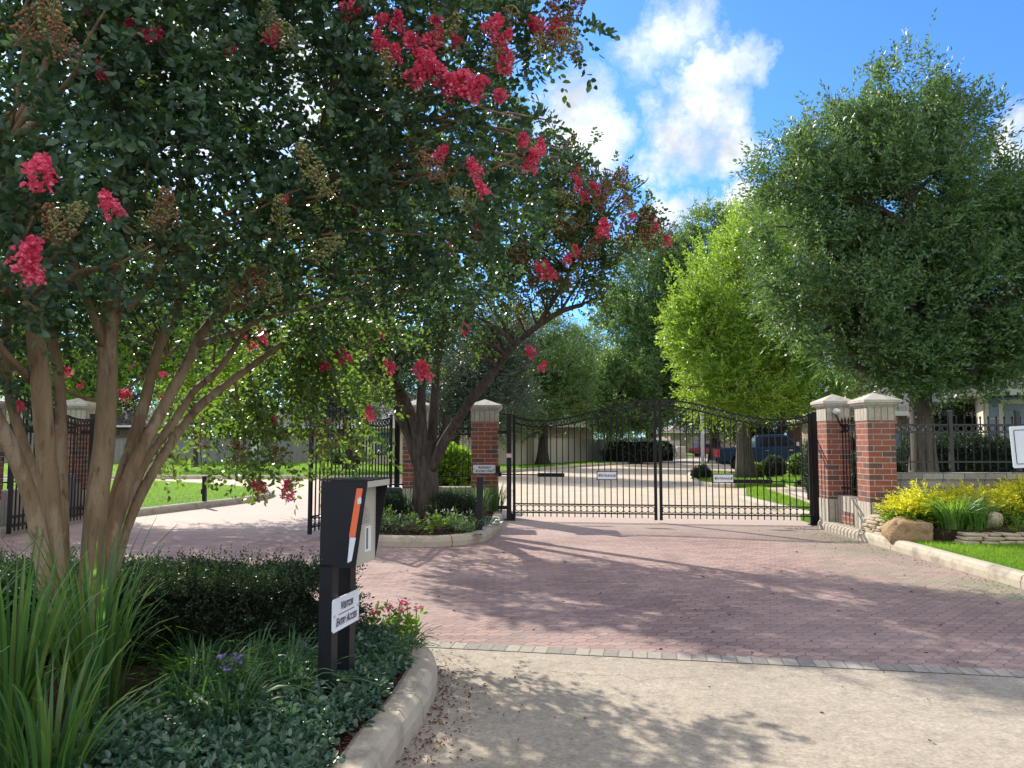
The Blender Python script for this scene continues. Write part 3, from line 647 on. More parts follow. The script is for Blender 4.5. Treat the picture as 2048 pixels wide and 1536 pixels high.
def strip(z0, z1, name, m, cut=0):
    MB().add([(xe(z0) - .060 + cut, -.0025, z0), (xe(z0) - .024, -.0025, z0 + cut * .9), (xe(z1) - .020, -.0025, z1), (xe(z1) - .055, -.0025, z1)], [(0, 1, 2, 3)]).build(name, m, k, True)
strip(.925, 1.185, 'orange_strip', M['orange']); strip(.79, .924, 'white_strip', M['white_tape'], .012)
sc = MB(); [sc.lathe((px, .0005, pz), [(.0065, 0), (.0065, -.003)][::-1], 8, axis='y') for px, pz in ((.015, .80), (.015, 1.19), (.17, .785), (.23, 1.2))]; sc.build('screw', M['iron_grey'], k, True)
M['scuff'] = rough_mat('scuffed_paint', (.03, .032, .036), (.04, .042, .046), 30, .7, 0); sf = MB(); rs0 = random.Random(4)
for _ in range(16):
    px, pz = rs0.uniform(.01, .17), rs0.uniform(.78, 1.2); dx, dz = rs0.uniform(-.03, .03), rs0.uniform(-.02, .02); sf.add([(px, -.0006, pz), (px + dx, -.0006, pz + dz), (px + dx + .0012, -.0006, pz + dz + .0012), (px + .0012, -.0006, pz + .0012)], [(0, 1, 2, 3)])
sf.build('scratch', M['scuff'], k, True)
kb = MB()
for i in range(12): kb.box(.1944, .175 + .016 * (i % 3), .985 + .014 * (i // 3), .1972, .187 + .016 * (i % 3), .995 + .014 * (i // 3))
kb.build('button', M['steel'], pl, True)
wr = MB(); wr.add([(.215, -.004, 1.10), (.235, -.004, 1.105), (.236, -.004, 1.13), (.228, -.004, 1.142), (.222, -.004, 1.132), (.213, -.004, 1.13)], [(0, 1, 2, 3, 4, 5)]); wr.build('torn_patch', M['white_tape'], k, True)
def kp(x, y): return (KX + x * math.cos(KA) - y * math.sin(KA), KY + x * math.sin(KA) + y * math.cos(KA))
sx_, sy_ = kp(.094, .145)
t = sign('visitor_sign', 'white VISITOR ENTRY ACCESS sign fixed across the two keypad posts', sx_, sy_, .628, KA + R(90), .345, .175, [('Visitor', .060, .038, .92), ('Entry Access', .060, -.042, .78)])
MB().box(-.10, -.0035, -.004, .10, -.001, -.001).build('rule', M['ink'], t, True)
for x in (-.155, .155): MB().lathe((x, -.004, 0), [(.007, 0), (.007, .004)], 8, axis='y').build('screw', M['steel'], t, True)

# ------------------------------------------------------------------ bollards, boxes, cameras, poles
def reader_post(x, y, h, label, w=.1, lean=0, box=False):
    t = thing('pedestal_post', label, 'post', (x, y, .13), 0, 'black pedestal posts'); b = MB()
    b.loft([[(x + q * w / 2 + lean * z, y + p * w / 2, .13 + z) for q, p in ((-1, -1), (1, -1), (1, 1), (-1, 1))] for z in (-.05, h)])
    b.build('post', M['black_box'], t)
    MB().cbox(x, y, .125, w * 1.5, w * 1.5, .018).build('base_plate', M['black_box'], t)
    if box: MB().box(x - w * .95, y - w * .4, .32, x - w * .52, y + w * .4, .44).build('outlet_box', M['black_box'], t)
reader_post(-.53, 12.6, .87, 'plain black square post in the island bed in front of the sign', .105, .02)
reader_post(-7.36, 18.7, .62, 'slim black post standing in the lawn seen through the drooping sprays', .085, -.02, True)
t = thing('gate_motor_box', 'dark green gate motor box under the open gate\'s hinge post', 'motor box', (-2.3, 15.1, .13))
b = MB().frustum(-2.32, 15.1, .1, .42, .36, .62, .36, .30); b.build('housing', M['green_box'], t)
MB().frustum(-2.32, 15.1, .62, .39, .33, .68, .30, .25).build('lid', M['green_box'], t); MB().bar((-2.6, 15.1, .74), (-2.1, 15.1, .74), .03).build('arm', M['iron'], t)
MB().box(-2.38, 14.915, .38, -2.28, 14.922, .50).build('label_plate', M['white_plastic'], t)
t = thing('gate_motor_box', 'grey gate motor box behind the left open gate leaf', 'motor box', (-8.75, 15.2, .13))
MB().cbox(-8.78, 15.15, .1, .40, .40, .78).build('housing', M['grey_box'], t); MB().frustum(-8.78, 15.15, .88, .42, .42, .92, .36, .36).build('lid', M['grey_box'], t)
def cam(x, y, z, label):
    t = thing('security_camera', label, 'camera', (x, y, z), 0, 'security cameras')
    MB().box(x - .02, y - .10, z - .02, x + .02, y + .02, z + .02).build('bracket', M['white_plastic'], t)
    MB().lathe((x, y - .10, z), [(.02, .05), (.05, .02), (.055, -.04), (.045, -.10), (.0, -.14)][::-1], 12, axis='y').build('housing', M['white_plastic'], t)
    MB().tube([(x + .02, y, z - .02), (x + .06, y - .01, z - .10), (x + .12, y, z - .22), (x + .2, y + .02, z - .30)], .012, 5).build('cable', M['iron'], t)
cam(5.73, 13.82, 2.10, 'white security camera on the brick pillar at the gate\'s right end')
cam(-8.2, 15.55, 2.02, 'white security camera beside the left brick pillar')
def pole(x, y, h, r, label, extra=None):
    t = thing('light_pole', label, 'light pole', (x, y, .1), 0, 'metal poles'); MB().lathe((x, y, .05), [(r * 1.15, 0), (r, .6), (r * .8, h)], 12).build('pole', M['steel'], t)
    MB().lathe((x, y, .05), [(r * 2, 0), (r * 2, .12), (r * 1.2, .16)], 12).build('base', M['steel'], t)
    if extra: MB().box(x - .22, y - .12, extra, x + .22, y + .12, extra + .75).build('utility_box', M['gutter'], t)
    else: MB().tube([(x, y, h), (x - .5, y, h + .25), (x - 1.2, y, h + .3)], .04, 6).build('arm', M['steel'], t); 
x, y = gp(1406, 939, .1)
pole(x, y, 7.0, .10, 'grey street light pole beside the pickup beyond the gate')
pole(-14.7, 44.5, 5.5, .11, 'pale pole carrying a white box before the grey plank fence', 1.1)
t = thing('marker_stake', 'thin brown stake standing in the ground cover before the keypad', 'stake', (-1.0, 4.08, .12))
MB().tube([(-1.0, 4.07, .05), (-1.002, 4.07, .30)], .006, 6).build('rod', M['bark_dark'], t); MB().lathe((-1.002, 4.07, .30), [(.009, 0), (.010, .012), (.004, .02)], 8).build('tip', M['grey_box'], t)
# notice board cut by the right picture edge
t = sign('notice_sign', 'white notice board with a blue outline at the picture\'s right edge', 5.76, 8.55, 1.51, R(-6), .50, .46, []); t.rotation_euler = (0, R(-3), R(-8))
f = MB()
for a in ((-.205, -.19, .205, -.182), (-.205, .182, .205, .19), (-.213, -.182, -.205, .182), (.205, -.182, .213, .182)): f.box(a[0], -.0035, a[1], a[2], -.001, a[3])
f.build('outline', M['ink_blue'], t, True); MB().box(-.02, .007, -1.4, .02, .045, .15).build('post', M['steel'], t, True)

# ------------------------------------------------------------------ stones of the right-hand bed
def rock_mesh(name, w, d, h, mat, seed, rough=.16, sub=3, box=.55):
    rs = np.random.default_rng(seed); n = 18; m = 26; V = []
    for i in range(n + 1):
        a = math.pi * i / n
        for j in range(m):
            b = 2 * math.pi * j / m; p = np.array([math.sin(a) * math.cos(b), math.sin(a) * math.sin(b), math.cos(a)])
            p = np.sign(p) * np.abs(p) ** box; V.append(p)
    V = np.array(V); V *= (1 + rough * vnoise(V, 2.4, seed) + rough * .35 * vnoise(V, 6, seed + 1) + rough * .16 * vnoise(V, 15, seed + 2))[:, None]
    Q = [(i * m + j, (i + 1) * m + j, (i + 1) * m + (j + 1) % m, i * m + (j + 1) % m) for i in range(n) for j in range(m)]
    V = V * np.array([w / 2, d / 2, h / 2]); V[:, 2] += h / 2
    return np_mesh(name, V, Q, M[mat], smooth=False)
def rock(name, label, x, y, z, w, d, h, seed, rz=0, mat='boulder', rx=0, ry=0, box=.55, rough=.16):
    o = link_mesh(name, rock_mesh(name, w, d, h, mat, seed, rough, box=box), None, (x, y, z)); o.rotation_euler = (rx, ry, rz); return tag(o, label, 'rock')
x, y = gp(1832, 1084, .13)
rock('boulder', 'large tan boulder wedged at the kerb between two stone ledges', x - .02, y + .24, .05, .58, .46, .36, 17, R(-22), ry=R(12), box=.38, rough=.3)
x, y = gp(1893, 1078, .13)
rock('boulder', 'small round brown boulder right of the large tan one', x, y + .20, .10, .36, .34, .27, 8, box=.8)
x, y = gp(1985, 1056, .3)
rock('boulder', 'grey rounded boulder among the plants with red flowers', x, y + .2, .26, .52, .40, .26, 12, R(14), 'ledge_stone', box=.75)
def ledge(pts, rows, label, seed):
    rs = np.random.default_rng(seed); t = thing('stone_ledge', label, 'garden wall', (pts[0][0], pts[0][1], .1), 0, 'dry stacked stone edging')
    A, B = np.array(pts[0]), np.array(pts[1]); L = np.linalg.norm(B - A); d = (B - A) / L; ang = math.atan2(d[1], d[0]); z = .09
    for r in range(rows):
        h = rs.uniform(.038, .058); x = rs.uniform(-.15, 0)
        while x < L:
            w = rs.uniform(.14, .36); c = A + d * (x + w / 2) + np.array([-d[1], d[0]]) * (.02 * r + rs.uniform(-.02, .02))
            o = link_mesh('stone', rock_mesh('stone', w * .99, .26, h * 1.02, 'ledge_stone', int(rs.integers(1e6)), .12, box=.36), t, (c[0] - pts[0][0], c[1] - pts[0][1], z - .1))
            o.rotation_euler = (rs.normal(0, .03), rs.normal(0, .03), ang + rs.normal(0, .05)); x += w
        z += h
ledge([(5.66, 12.42), (5.80, 11.55)], 7, 'tall stacked stone edging stepping down from the brick pillar to the boulder', 2)
ledge([(6.35, 11.0), (10.5, 11.0)], 4, 'low stacked stone edging along the top of the right lawn', 3)
ledge([(-10.5, 11.6), (-8.7, 12.2)], 5, 'stacked stone edging glimpsed left of the tree trunks', 4)
# ------------------------------------------------------------------ crape myrtles
def panicle_mesh(seed, mat, size=.16, petals=90, ps=.022):
    r = np.random.default_rng(seed); n = petals; t = r.uniform(0, 1, n) ** .8
    rad = size * .42 * (1 - .75 * t) * r.uniform(.3, 1, n) ** .5; a = r.uniform(0, 6.28, n)
    P = np.stack([rad * np.cos(a), rad * np.sin(a), (t - .35) * size], 1); P += r.normal(size=(n, 3)) * size * .05
    D = nrm(P * np.array([1, 1, .6]) + r.normal(size=(n, 3)) * .04); N = nrm(r.normal(size=(n, 3)))
    V, Q, c = leaf_geo(P, D, N, r.uniform(.7, 1.3, n) * ps, r.uniform(.8, 1.5, n) * ps, 'hex', .3, .35)
    return np_mesh('blossom', V, Q, mat, np.repeat(np.clip(r.normal(.5, .25, n), 0, 1), c))
BLO = [panicle_mesh(s, M['petal'], .175, 170, .025) for s in (1, 2, 3)]
def seed_mesh(seed, mat, size=.2, n=85, rb=.0085):
    r = np.random.default_rng(seed); mb = MB(); t = r.uniform(0, 1, n); a = r.uniform(0, 6.28, n); rad = size * .36 * (1 - .7 * t)
    for i in range(n):
        p = np.array([rad[i] * math.cos(a[i]), rad[i] * math.sin(a[i]), (t[i] - .3) * size]); q = rb * r.uniform(.7, 1.3)
        mb.add([tuple(p + np.array(d) * q) for d in ((1, 0, 0), (0, 1, 0), (-1, 0, 0), (0, -1, 0), (0, 0, 1), (0, 0, -1))], [(0, 1, 4), (1, 2, 4), (2, 3, 4), (3, 0, 4), (1, 0, 5), (2, 1, 5), (3, 2, 5), (0, 3, 5)], 0, True)
        if i % 2 == 0: mb.bar((0, 0, p[2] - size * .2), tuple(p), .0014)
    mb.bar((0, 0, -.5 * size), (0, 0, .6 * size), .003)
    return mb.mesh('seed_cluster', mat)
SEED = [seed_mesh(s, M['seed'] if s < 3 else M['seed_red']) for s in (1, 2, 3)]
def put(name, meshes, parent, p, s, rs):
    o = link_mesh(name, meshes[rs.integers(len(meshes))], parent, tuple(np.array(p) - np.array(parent.location)))
    o.scale = (s, s, s); o.rotation_euler = (rs.uniform(-.9, .9), rs.uniform(-.9, .9), rs.uniform(0, 6.28)); return o

rs = np.random.default_rng(21)
fx, fy = gp(150, 1300, .15)
tree = thing('crape_myrtle', 'large crape myrtle with many smooth tan trunks rising behind the tall grass', 'tree', (fx, fy, .12), 0, 'pink flowering crape myrtles')
def strand(pts, r0, r1, n=10, wob=.06):
    P = smooth_line([at(*p) for p in pts], .12); return P, np.linspace(r0, r1, len(P))
strands = [
    ([(120, 1290, 4.75), (112, 1180, 4.75), (98, 1000, 4.75), (84, 860, 4.7), (72, 720, 4.6), (60, 600, 4.5), (40, 470, 4.4), (20, 300, 4.2)], .080, .042),
    ([(180, 1300, 4.9), (183, 1180, 4.9), (192, 1020, 4.9), (205, 880, 4.95), (213, 750, 5.0), (220, 640, 5.0), (238, 520, 5.1), (250, 400, 5.1), (235, 230, 5.0), (200, 80, 4.9)], .086, .042),
    ([(105, 1260, 4.7), (85, 1120, 4.65), (55, 980, 4.55), (15, 880, 4.45), (-40, 780, 4.3), (-110, 650, 4.1)], .058, .04),
    ([(120, 1240, 5.05), (112, 1080, 5.1), (60, 930, 5.2), (20, 800, 5.3), (8, 700, 5.3), (20, 560, 5.2)], .045, .03),
    ([(128, 1200, 4.95), (126, 1040, 5.0), (120, 880, 5.05), (112, 740, 5.15), (95, 640, 5.2), (85, 540, 5.3)], .046, .034),
    ([(200, 1240, 5.05), (214, 1080, 5.15), (248, 930, 5.3), (285, 800, 5.45), (318, 690, 5.6), (352, 620, 5.7), (372, 500, 5.8), (380, 240, 5.6), (365, 60, 5.4)], .052, .026),
    ([(206, 1240, 4.95), (226, 1080, 5.05), (262, 940, 5.2), (318, 820, 5.4), (372, 730, 5.6), (412, 660, 5.8), (460, 600, 6.0), (560, 470, 6.0), (640, 300, 5.8)], .056, .024),
    ([(212, 1240, 5.1), (228, 1140, 5.2), (262, 1030, 5.4), (320, 915, 5.7), (392, 822, 6.1), (470, 757, 6.5), (560, 692, 6.9), (640, 640, 7.2), (700, 590, 7.4)], .052, .022),
    ([(208, 1220, 5.15), (236, 1060, 5.3), (290, 920, 5.6), (340, 850, 5.8), (392, 780, 6.1), (440, 738, 6.4), (520, 620, 6.6), (600, 560, 6.8)], .045, .02),
    ([(222, 650, 5.0), (258, 610, 5.0), (296, 565, 4.95), (340, 470, 4.8)], .032, .02),
    ([(205, 690, 4.95), (190, 640, 4.9), (170, 590, 4.85), (150, 530, 4.8), (140, 420, 4.6)], .034, .022),
    ([(60, 760, 4.65), (30, 730, 4.5), (0, 700, 4.4), (-40, 640, 4.2)], .03, .02),
    ([(70, 800, 4.7), (110, 770, 5.2), (200, 800, 5.6), (270, 760, 6.0), (360, 690, 6.3)], .02, .012)]
mb = MB(); starts = []
for pts, r0, r1 in strands:
    P, rr = strand(pts, r0 * .86, r1 * .9); P = np.array(P); rr = rr * (1 + .07 * vnoise(P, 5, 2) + .05 * vnoise(P, 13, 5)); P = P + np.stack([vnoise(P, 2.4, 30 + k) for k in range(3)], 1) * .03
    if r0 > .05: rr[:5] *= np.linspace(1.18, 1, 5)
    mb.tube(P, rr, 12 if r0 > .05 else 8, wob=.09)
    for i in range(int(len(P) * .5), len(P), 2): starts.append((P[i], rr[i]))
B = lambda u, v, Y, r, f=1: (*at(u, v, Y), r, r, r * f)
blobs = [B(60, 120, 4.0, .95), B(330, 20, 5.0, 1.05), B(330, 330, 4.7, .85), B(580, 200, 5.2, .85), B(780, 90, 5.5, 1.0), B(960, 20, 5.4, .62), B(1065, 60, 5.3, .34, .8), B(880, 330, 5.2, .72),
         B(1020, 330, 4.9, .38), B(1090, 280, 4.7, .22), B(700, 400, 5.4, .75), B(480, 430, 5.2, .62), B(50, 400, 3.7, .55), B(200, 440, 4.0, .45), B(250, -250, 5.2, 1.7), B(700, -200, 5.6, 1.3), B(600, 520, 6.4, .7),
         B(900, 470, 6.0, .62), B(800, 560, 6.6, .55), B(-250, 250, 5.0, 1.7), B(300, 520, 6.6, .8), B(130, 560, 6.4, .7), B(420, 560, 6.2, .45), B(-120, 560, 5.0, .8)]
P, d = blob_points(blobs, 10500, rs, .74, 3.6, 5, core=.35)
D = nrm(d * .7 + rs.normal(size=d.shape) * .6 + np.array([0, 0, -.05]))
fol = [sprays(P, D, .26, 12, .060, .036, .35, rs=rs)]
hang = []
# drooping sprays at the lower right of the crown, hanging over the drive
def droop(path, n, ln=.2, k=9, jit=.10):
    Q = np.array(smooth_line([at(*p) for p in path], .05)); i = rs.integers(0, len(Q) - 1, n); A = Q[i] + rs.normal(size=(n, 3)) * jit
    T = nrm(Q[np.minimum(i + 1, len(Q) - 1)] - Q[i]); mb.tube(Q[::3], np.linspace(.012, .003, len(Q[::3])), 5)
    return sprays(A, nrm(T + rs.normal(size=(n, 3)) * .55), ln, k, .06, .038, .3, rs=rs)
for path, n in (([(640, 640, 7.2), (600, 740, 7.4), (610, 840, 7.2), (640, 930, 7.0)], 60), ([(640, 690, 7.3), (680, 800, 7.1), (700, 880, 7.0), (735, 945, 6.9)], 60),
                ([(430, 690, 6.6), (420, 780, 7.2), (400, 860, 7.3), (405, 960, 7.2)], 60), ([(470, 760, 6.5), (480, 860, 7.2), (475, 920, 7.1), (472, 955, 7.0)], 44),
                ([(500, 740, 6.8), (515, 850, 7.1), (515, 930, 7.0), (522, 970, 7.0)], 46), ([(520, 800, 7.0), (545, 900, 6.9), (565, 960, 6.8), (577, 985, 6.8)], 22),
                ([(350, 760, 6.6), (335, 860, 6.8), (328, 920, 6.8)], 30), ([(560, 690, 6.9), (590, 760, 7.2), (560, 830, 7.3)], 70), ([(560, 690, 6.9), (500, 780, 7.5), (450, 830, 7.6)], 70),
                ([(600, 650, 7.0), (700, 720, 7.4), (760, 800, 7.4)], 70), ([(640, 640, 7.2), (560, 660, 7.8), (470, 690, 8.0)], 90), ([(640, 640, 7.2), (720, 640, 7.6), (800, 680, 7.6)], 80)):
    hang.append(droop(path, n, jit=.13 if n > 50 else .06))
tg = [np.array(b[:3]) + rs.normal(size=3) * b[3] * .45 for b in blobs for _ in range(5)]
limb_tubes(mb, starts, tg, .03, .005, rs, .12, 6)
limb_tubes(mb, starts, P[::60], .012, .003, rs, .1, 4)
mb.build('trunk', M['bark_smooth'], tree)
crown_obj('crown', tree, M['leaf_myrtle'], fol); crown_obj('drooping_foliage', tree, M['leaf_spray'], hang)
fl = [(80, 350, 2.9, 1.0), (222, 415, 3.1, .75), (50, 520, 2.9, .95), (68, 552, 2.9, .7), (765, 95, 4.7, 1.0), (795, 50, 4.7, .9), (822, 80, 4.6, .9), (862, 85, 4.7, 1.1), (872, 40, 4.7, .8), (790, 115, 4.6, .8), (835, 150, 4.6, 1.2), (762, 40, 4.7, .7), (850, 115, 4.6, .9),
      (985, 55, 4.7, 1.0), (1000, 85, 4.8, 1.0), (905, 180, 4.6, 1.1), (945, 185, 4.6, 1.2), (880, 150, 4.6, 1.2), (925, 160, 4.6, 1.2), (1010, 130, 4.8, 1.0), (1050, 298, 4.5, .9), (1062, 328, 4.5, .9), (1080, 300, 4.5, .7), (952, 342, 4.4, .8), (966, 382, 4.4, .7),
      (880, 310, 4.5, .7), (300, 70, 4.3, .8), (262, 60, 4.6, .7), (545, 75, 4.5, .9), (460, 100, 4.4, .7), (205, 145, 4.4, .7), (700, 20, 4.7, 1.0), (1085, 60, 5.0, 1.2), (1120, 70, 5.0, 1.1), (960, 465, 5.3, .9), (565, 405, 4.6, .5), (1000, 190, 4.8, .9), (915, 85, 4.8, .7),
      (650, 735, 7.1, 1.0), (688, 716, 7.1, 1.1), (525, 680, 7.0, 1.1), (502, 690, 7.0, .9), (136, 745, 5.8, .6), (250, 790, 5.8, .75), (42, 815, 4.9, .5), (575, 985, 6.75, 1.1), (521, 975, 6.95, 1.0), (470, 800, 7.1, .7), (740, 830, 7.1, .9), (545, 845, 7.1, .7), (600, 720, 7.2, .8)]
for u, v, Y, s in fl: put('blossom', BLO, tree, at(u, v, Y), s * .78, rs)
for u, v, Y, s in [(60, 55, 3.2, 1.3), (110, 40, 3.2, 1.3), (130, 90, 3.2, 1.0), (130, 440, 3.2, 1.1), (110, 460, 3.3, 1.0), (330, 430, 3.8, 1.2), (300, 440, 3.8, 1.0), (620, 330, 4.3, 1.2), (650, 370, 4.3, 1.2), (560, 430, 4.3, 1.0), (640, 500, 4.6, 1.3),
                     (500, 570, 4.8, 1.5), (540, 580, 4.8, 1.3), (460, 590, 4.8, 1.3), (300, 520, 4.2, 1.0), (870, 340, 4.3, 1.1), (930, 400, 4.4, 1.2), (1100, 40, 4.9, 1.5), (1130, 80, 4.9, 1.5), (1080, 90, 4.9, 1.3), (1150, 100, 5.0, 1.1), (1110, 110, 5.0, 1.2), (1140, 30, 5.0, 1.2), (1020, 30, 4.9, 1.2),
                     (400, 880, 7.1, 1.2), (470, 930, 6.9, 1.2), (480, 900, 6.9, 1.0), (330, 945, 6.7, 1.1), (525, 985, 6.9, 1.0), (578, 990, 6.7, 1.1), (640, 860, 7.0, 1.2), (650, 900, 7.0, 1.2), (560, 910, 7.0, 1.0), (300, 900, 6.7, .9), (540, 50, 4.3, 1.2), (580, 80, 4.3, 1.2), (780, 150, 4.6, 1.3), (890, 70, 4.7, 1.3), (985, 120, 4.8, 1.2), (1010, 100, 4.8, 1.2)]:
    put('seed_cluster', SEED, tree, at(u, v, Y), s * .85, rs)

# the one in the island bed
ix, iy = -1.66, 14.6
tree = thing('crape_myrtle', 'crape myrtle with one thick grey trunk forking above the island bed', 'tree', (ix, iy, .13), 0, 'pink flowering crape myrtles')
mb = MB(); starts = []
for pts, r0, r1 in [([(850, 1040, 14.6), (850, 1010, 14.6), (850, 960, 14.6), (847, 905, 14.6), (848, 880, 14.6)], .235, .20),
                    ([(838, 925, 14.6), (822, 870, 14.6), (800, 825, 14.5), (785, 770, 14.3), (760, 710, 14.1), (720, 640, 14.0), (690, 560, 13.8)], .13, .06),
                    ([(838, 930, 14.55), (834, 870, 14.4), (815, 810, 14.1), (785, 750, 13.6), (770, 690, 13.3), (760, 600, 13.0)], .095, .05),
                    ([(848, 915, 14.55), (842, 850, 14.5), (843, 780, 14.5), (852, 700, 14.4), (856, 560, 14.2), (860, 400, 14.0)], .10, .05),
                    ([(858, 910, 14.7), (866, 840, 14.8), (872, 760, 14.9), (880, 680, 15.0), (905, 560, 15.0), (930, 420, 14.8)], .10, .05),
                    ([(862, 940, 14.55), (884, 890, 14.4), (912, 845, 14.2), (948, 795, 13.9), (985, 745, 13.6), (1030, 690, 13.3), (1075, 652, 13.0), (1125, 622, 12.8), (1165, 610, 12.7)], .10, .035),
                    ([(858, 935, 14.6), (890, 860, 14.6), (893, 830, 14.6)], .085, .06), ([(1075, 652, 13.0), (1130, 560, 12.8), (1170, 470, 12.5), (1215, 430, 12.3)], .04, .02),
                    ([(1120, 624, 12.8), (1160, 560, 12.7), (1190, 510, 12.6)], .025, .01), ([(1140, 620, 12.8), (1180, 540, 12.6), (1218, 528, 12.5)], .012, .005)]:
    P, rr = strand(pts, r0, r1); rr = rr * (1 + .09 * np.sin(np.arange(len(rr)) * .5))
    if r0 > .2: rr[:4] *= np.linspace(1.22, 1, 4)
    mb.tube(P, rr, 14 if r0 > .09 else 8, wob=.13)
    if r0 < .2:
        for i in range(int(len(P) * .45), len(P), 2): starts.append((P[i], rr[i]))
blobs = [B(880, 470, 13.5, 1.8, .8), B(1060, 430, 13.0, 1.2), B(1160, 400, 12.3, .75), B(1235, 440, 12.0, .62, .8), B(1290, 480, 11.9, .36, .7), B(1120, 500, 12.5, .85), B(760, 590, 13.5, 1.15), B(980, 570, 13.2, 1.05, .7), B(1100, 540, 12.8, .7),
         B(880, 290, 13.5, 1.6), B(680, 520, 14.0, 1.4), B(1090, 320, 12.5, .8), B(700, 660, 13.0, .75), B(820, 640, 13.2, .75), B(930, 640, 13.4, .55), B(1180, 335, 12.0, .5), B(1215, 370, 12.0, .45), B(1170, 560, 12.4, .4), B(620, 540, 13.5, 1.0), B(840, 690, 13.8, .35), B(780, 760, 13.4, .3)]
P, d = blob_points(blobs, 14500, rs, .88, 3.6, 8, core=.45); hole = vnoise(P, 8.5, 44) > -.06; P, d = P[hole], d[hole]
D = nrm(d * .8 + rs.normal(size=d.shape) * .6)
fol = [sprays(P, D, .34, 10, .072, .046, .3, rs=rs)]
for u, v, Y, r in [(1090, 715, 12.7, .16), (820, 740, 13.2, .22), (770, 780, 13.2, .22), (850, 720, 13.2, .2), (742, 815, 13, .25), (960, 690, 13.3, .2), (700, 760, 13, .3)]:
    q, dd = blob_points([(*at(u, v, Y), r)], 16, rs); fol.append(sprays(q, dd, .25, 9, .07, .045, .3, rs=rs))
limb_tubes(mb, starts, [np.array(b[:3]) + rs.normal(size=3) * b[3] * .5 for b in blobs for _ in range(5)], .05, .008, rs, .1, 5)
limb_tubes(mb, starts, P[::70], .018, .004, rs, .1, 4)
for a, b_ in (((1180, 560), (1250, 510)), ((1190, 545), (1225, 490)), ((1200, 380), (1285, 350)), ((1165, 610), (1180, 585)), ((1160, 570), (1232, 545))):
    p, q = np.array(at(*a, 12.4)), np.array(at(*b_, 12.2)); mb.tube([p, (p + q) / 2 + np.array([0, 0, .05]), q], [.009, .006, .003], 5)
mb.build('trunk', M['bark_rough'], tree)
crown_obj('crown', tree, M['leaf_island'], fol)
for u, v, Y, s in [(850, 748, 12.6, 2.3), (838, 738, 12.6, 1.6), (782, 735, 12.6, 1.9), (930, 660, 12.4, 1.5), (1092, 548, 11.9, 2.0), (1105, 552, 11.9, 1.5), (1080, 540, 11.9, 1.5), (1160, 375, 11.6, 1.8), (1150, 350, 11.6, 1.6), (1170, 395, 11.6, 1.5), (1205, 462, 11.4, 1.9), (1190, 380, 11.5, 1.4), (960, 462, 11.8, 1.7),
                     (1310, 455, 11.6, 1.3), (1335, 485, 11.7, 1.2), (1150, 505, 11.7, 1.3), (1135, 520, 11.7, 1.2), (1215, 455, 11.4, 1.3), (1062, 705, 12.6, 1.5), (1085, 735, 12.6, 1.2), (765, 670, 12.3, 1.1), (650, 440, 12.2, 1.2), (900, 500, 12.0, 1.2), (720, 470, 12.0, 1.2), (1265, 435, 11.6, 1.2), (743, 835, 12.8, 1.2)]:
    put('blossom', BLO, tree, at(u, v, Y), s * .78, rs)
for i in range(70):
    b = blobs[[2, 3, 4, 5, 8, 15, 1, 7, 6, 12][i % 10]]; dd = nrm(rs.normal(size=3) + np.array([.3, -.9, .2])); p = np.array(b[:3]) + dd * np.array(b[3:6]) * .98
    put('seed_cluster', [SEED[1], SEED[2], SEED[2]], tree, p, rs.uniform(1.3, 2.2), rs)

# ------------------------------------------------------------------ other trees
def big_tree(name, label, base, trunk_r, blobs, mat, barkm, n, k, ln, L, W, shape='kite', gap=.6, gs=1.2, seed=1, lean=(0, 0), top=None, fork=.5, nl=4, up=.25, group='trees along the street', core=.5, loc_z=.12, droopf=.15, shoots=0, jit=.5):
    rs = np.random.default_rng(seed); t = thing(name, label, 'tree', (base[0], base[1], loc_z), 0, group)
    C = np.array([b[:3] for b in blobs]); ctr = C.mean(0); low = min(b[2] - b[-1] for b in blobs)
    top = top or max(b[2] for b in blobs); mb = MB(); q = np.linspace(0, 1, 12)
    hz = low + (top - low) * fork; P = np.array([[base[0] + (ctr[0] - base[0]) * s ** 2 * .6 + lean[0] * math.sin(s * 3), base[1] + (ctr[1] - base[1]) * s ** 2 * .6, loc_z - .1 + (hz - loc_z) * s] for s in q])
    rr = trunk_r * (1 - .62 * q); rr[0] *= 1.5; rr[1] *= 1.18
    mb.tube(P, rr, 12, wob=.06); st = [(P[i], rr[i]) for i in range(4, 12)]
    tg = [np.array(b[:3]) + rs.normal(size=3) * b[3] * .4 for b in blobs for _ in range(nl)]
    limb_tubes(mb, st, tg, trunk_r * .5, trunk_r * .06, rs, .12, 6)
    P, d = blob_points(blobs, n, rs, gap, gs, seed, core=core, lumpy=.30)
    limb_tubes(mb, [(x, trunk_r * .1) for x in tg], P[::max(1, n // 60)], trunk_r * .12, trunk_r * .02, rs, .1, 4)
    mb.build('trunk', M[barkm], t)
    D = nrm(d * .7 + rs.normal(size=d.shape) * jit + np.array([0, 0, up]))
    parts = [sprays(P, D, ln, k, L, W, droopf, shape=shape, rs=rs)]
    if shoots:
        A, dd = blob_points(blobs, shoots, rs, .7, 2.2, seed + 5, core=.97); up_ = dd[:, 2] > -.25; A, dd = A[up_], dd[up_]
        parts.append(sprays(A, nrm(dd * .6 + rs.normal(size=dd.shape) * .25 + np.array([0, 0, .7])), ln * 1.5, k + 3, L, W, .0, shape=shape, rs=rs, spread=.7))
    crown_obj('crown', t, M[mat], parts); return t
ox, oy = at(1845, 900, 16)[:2]
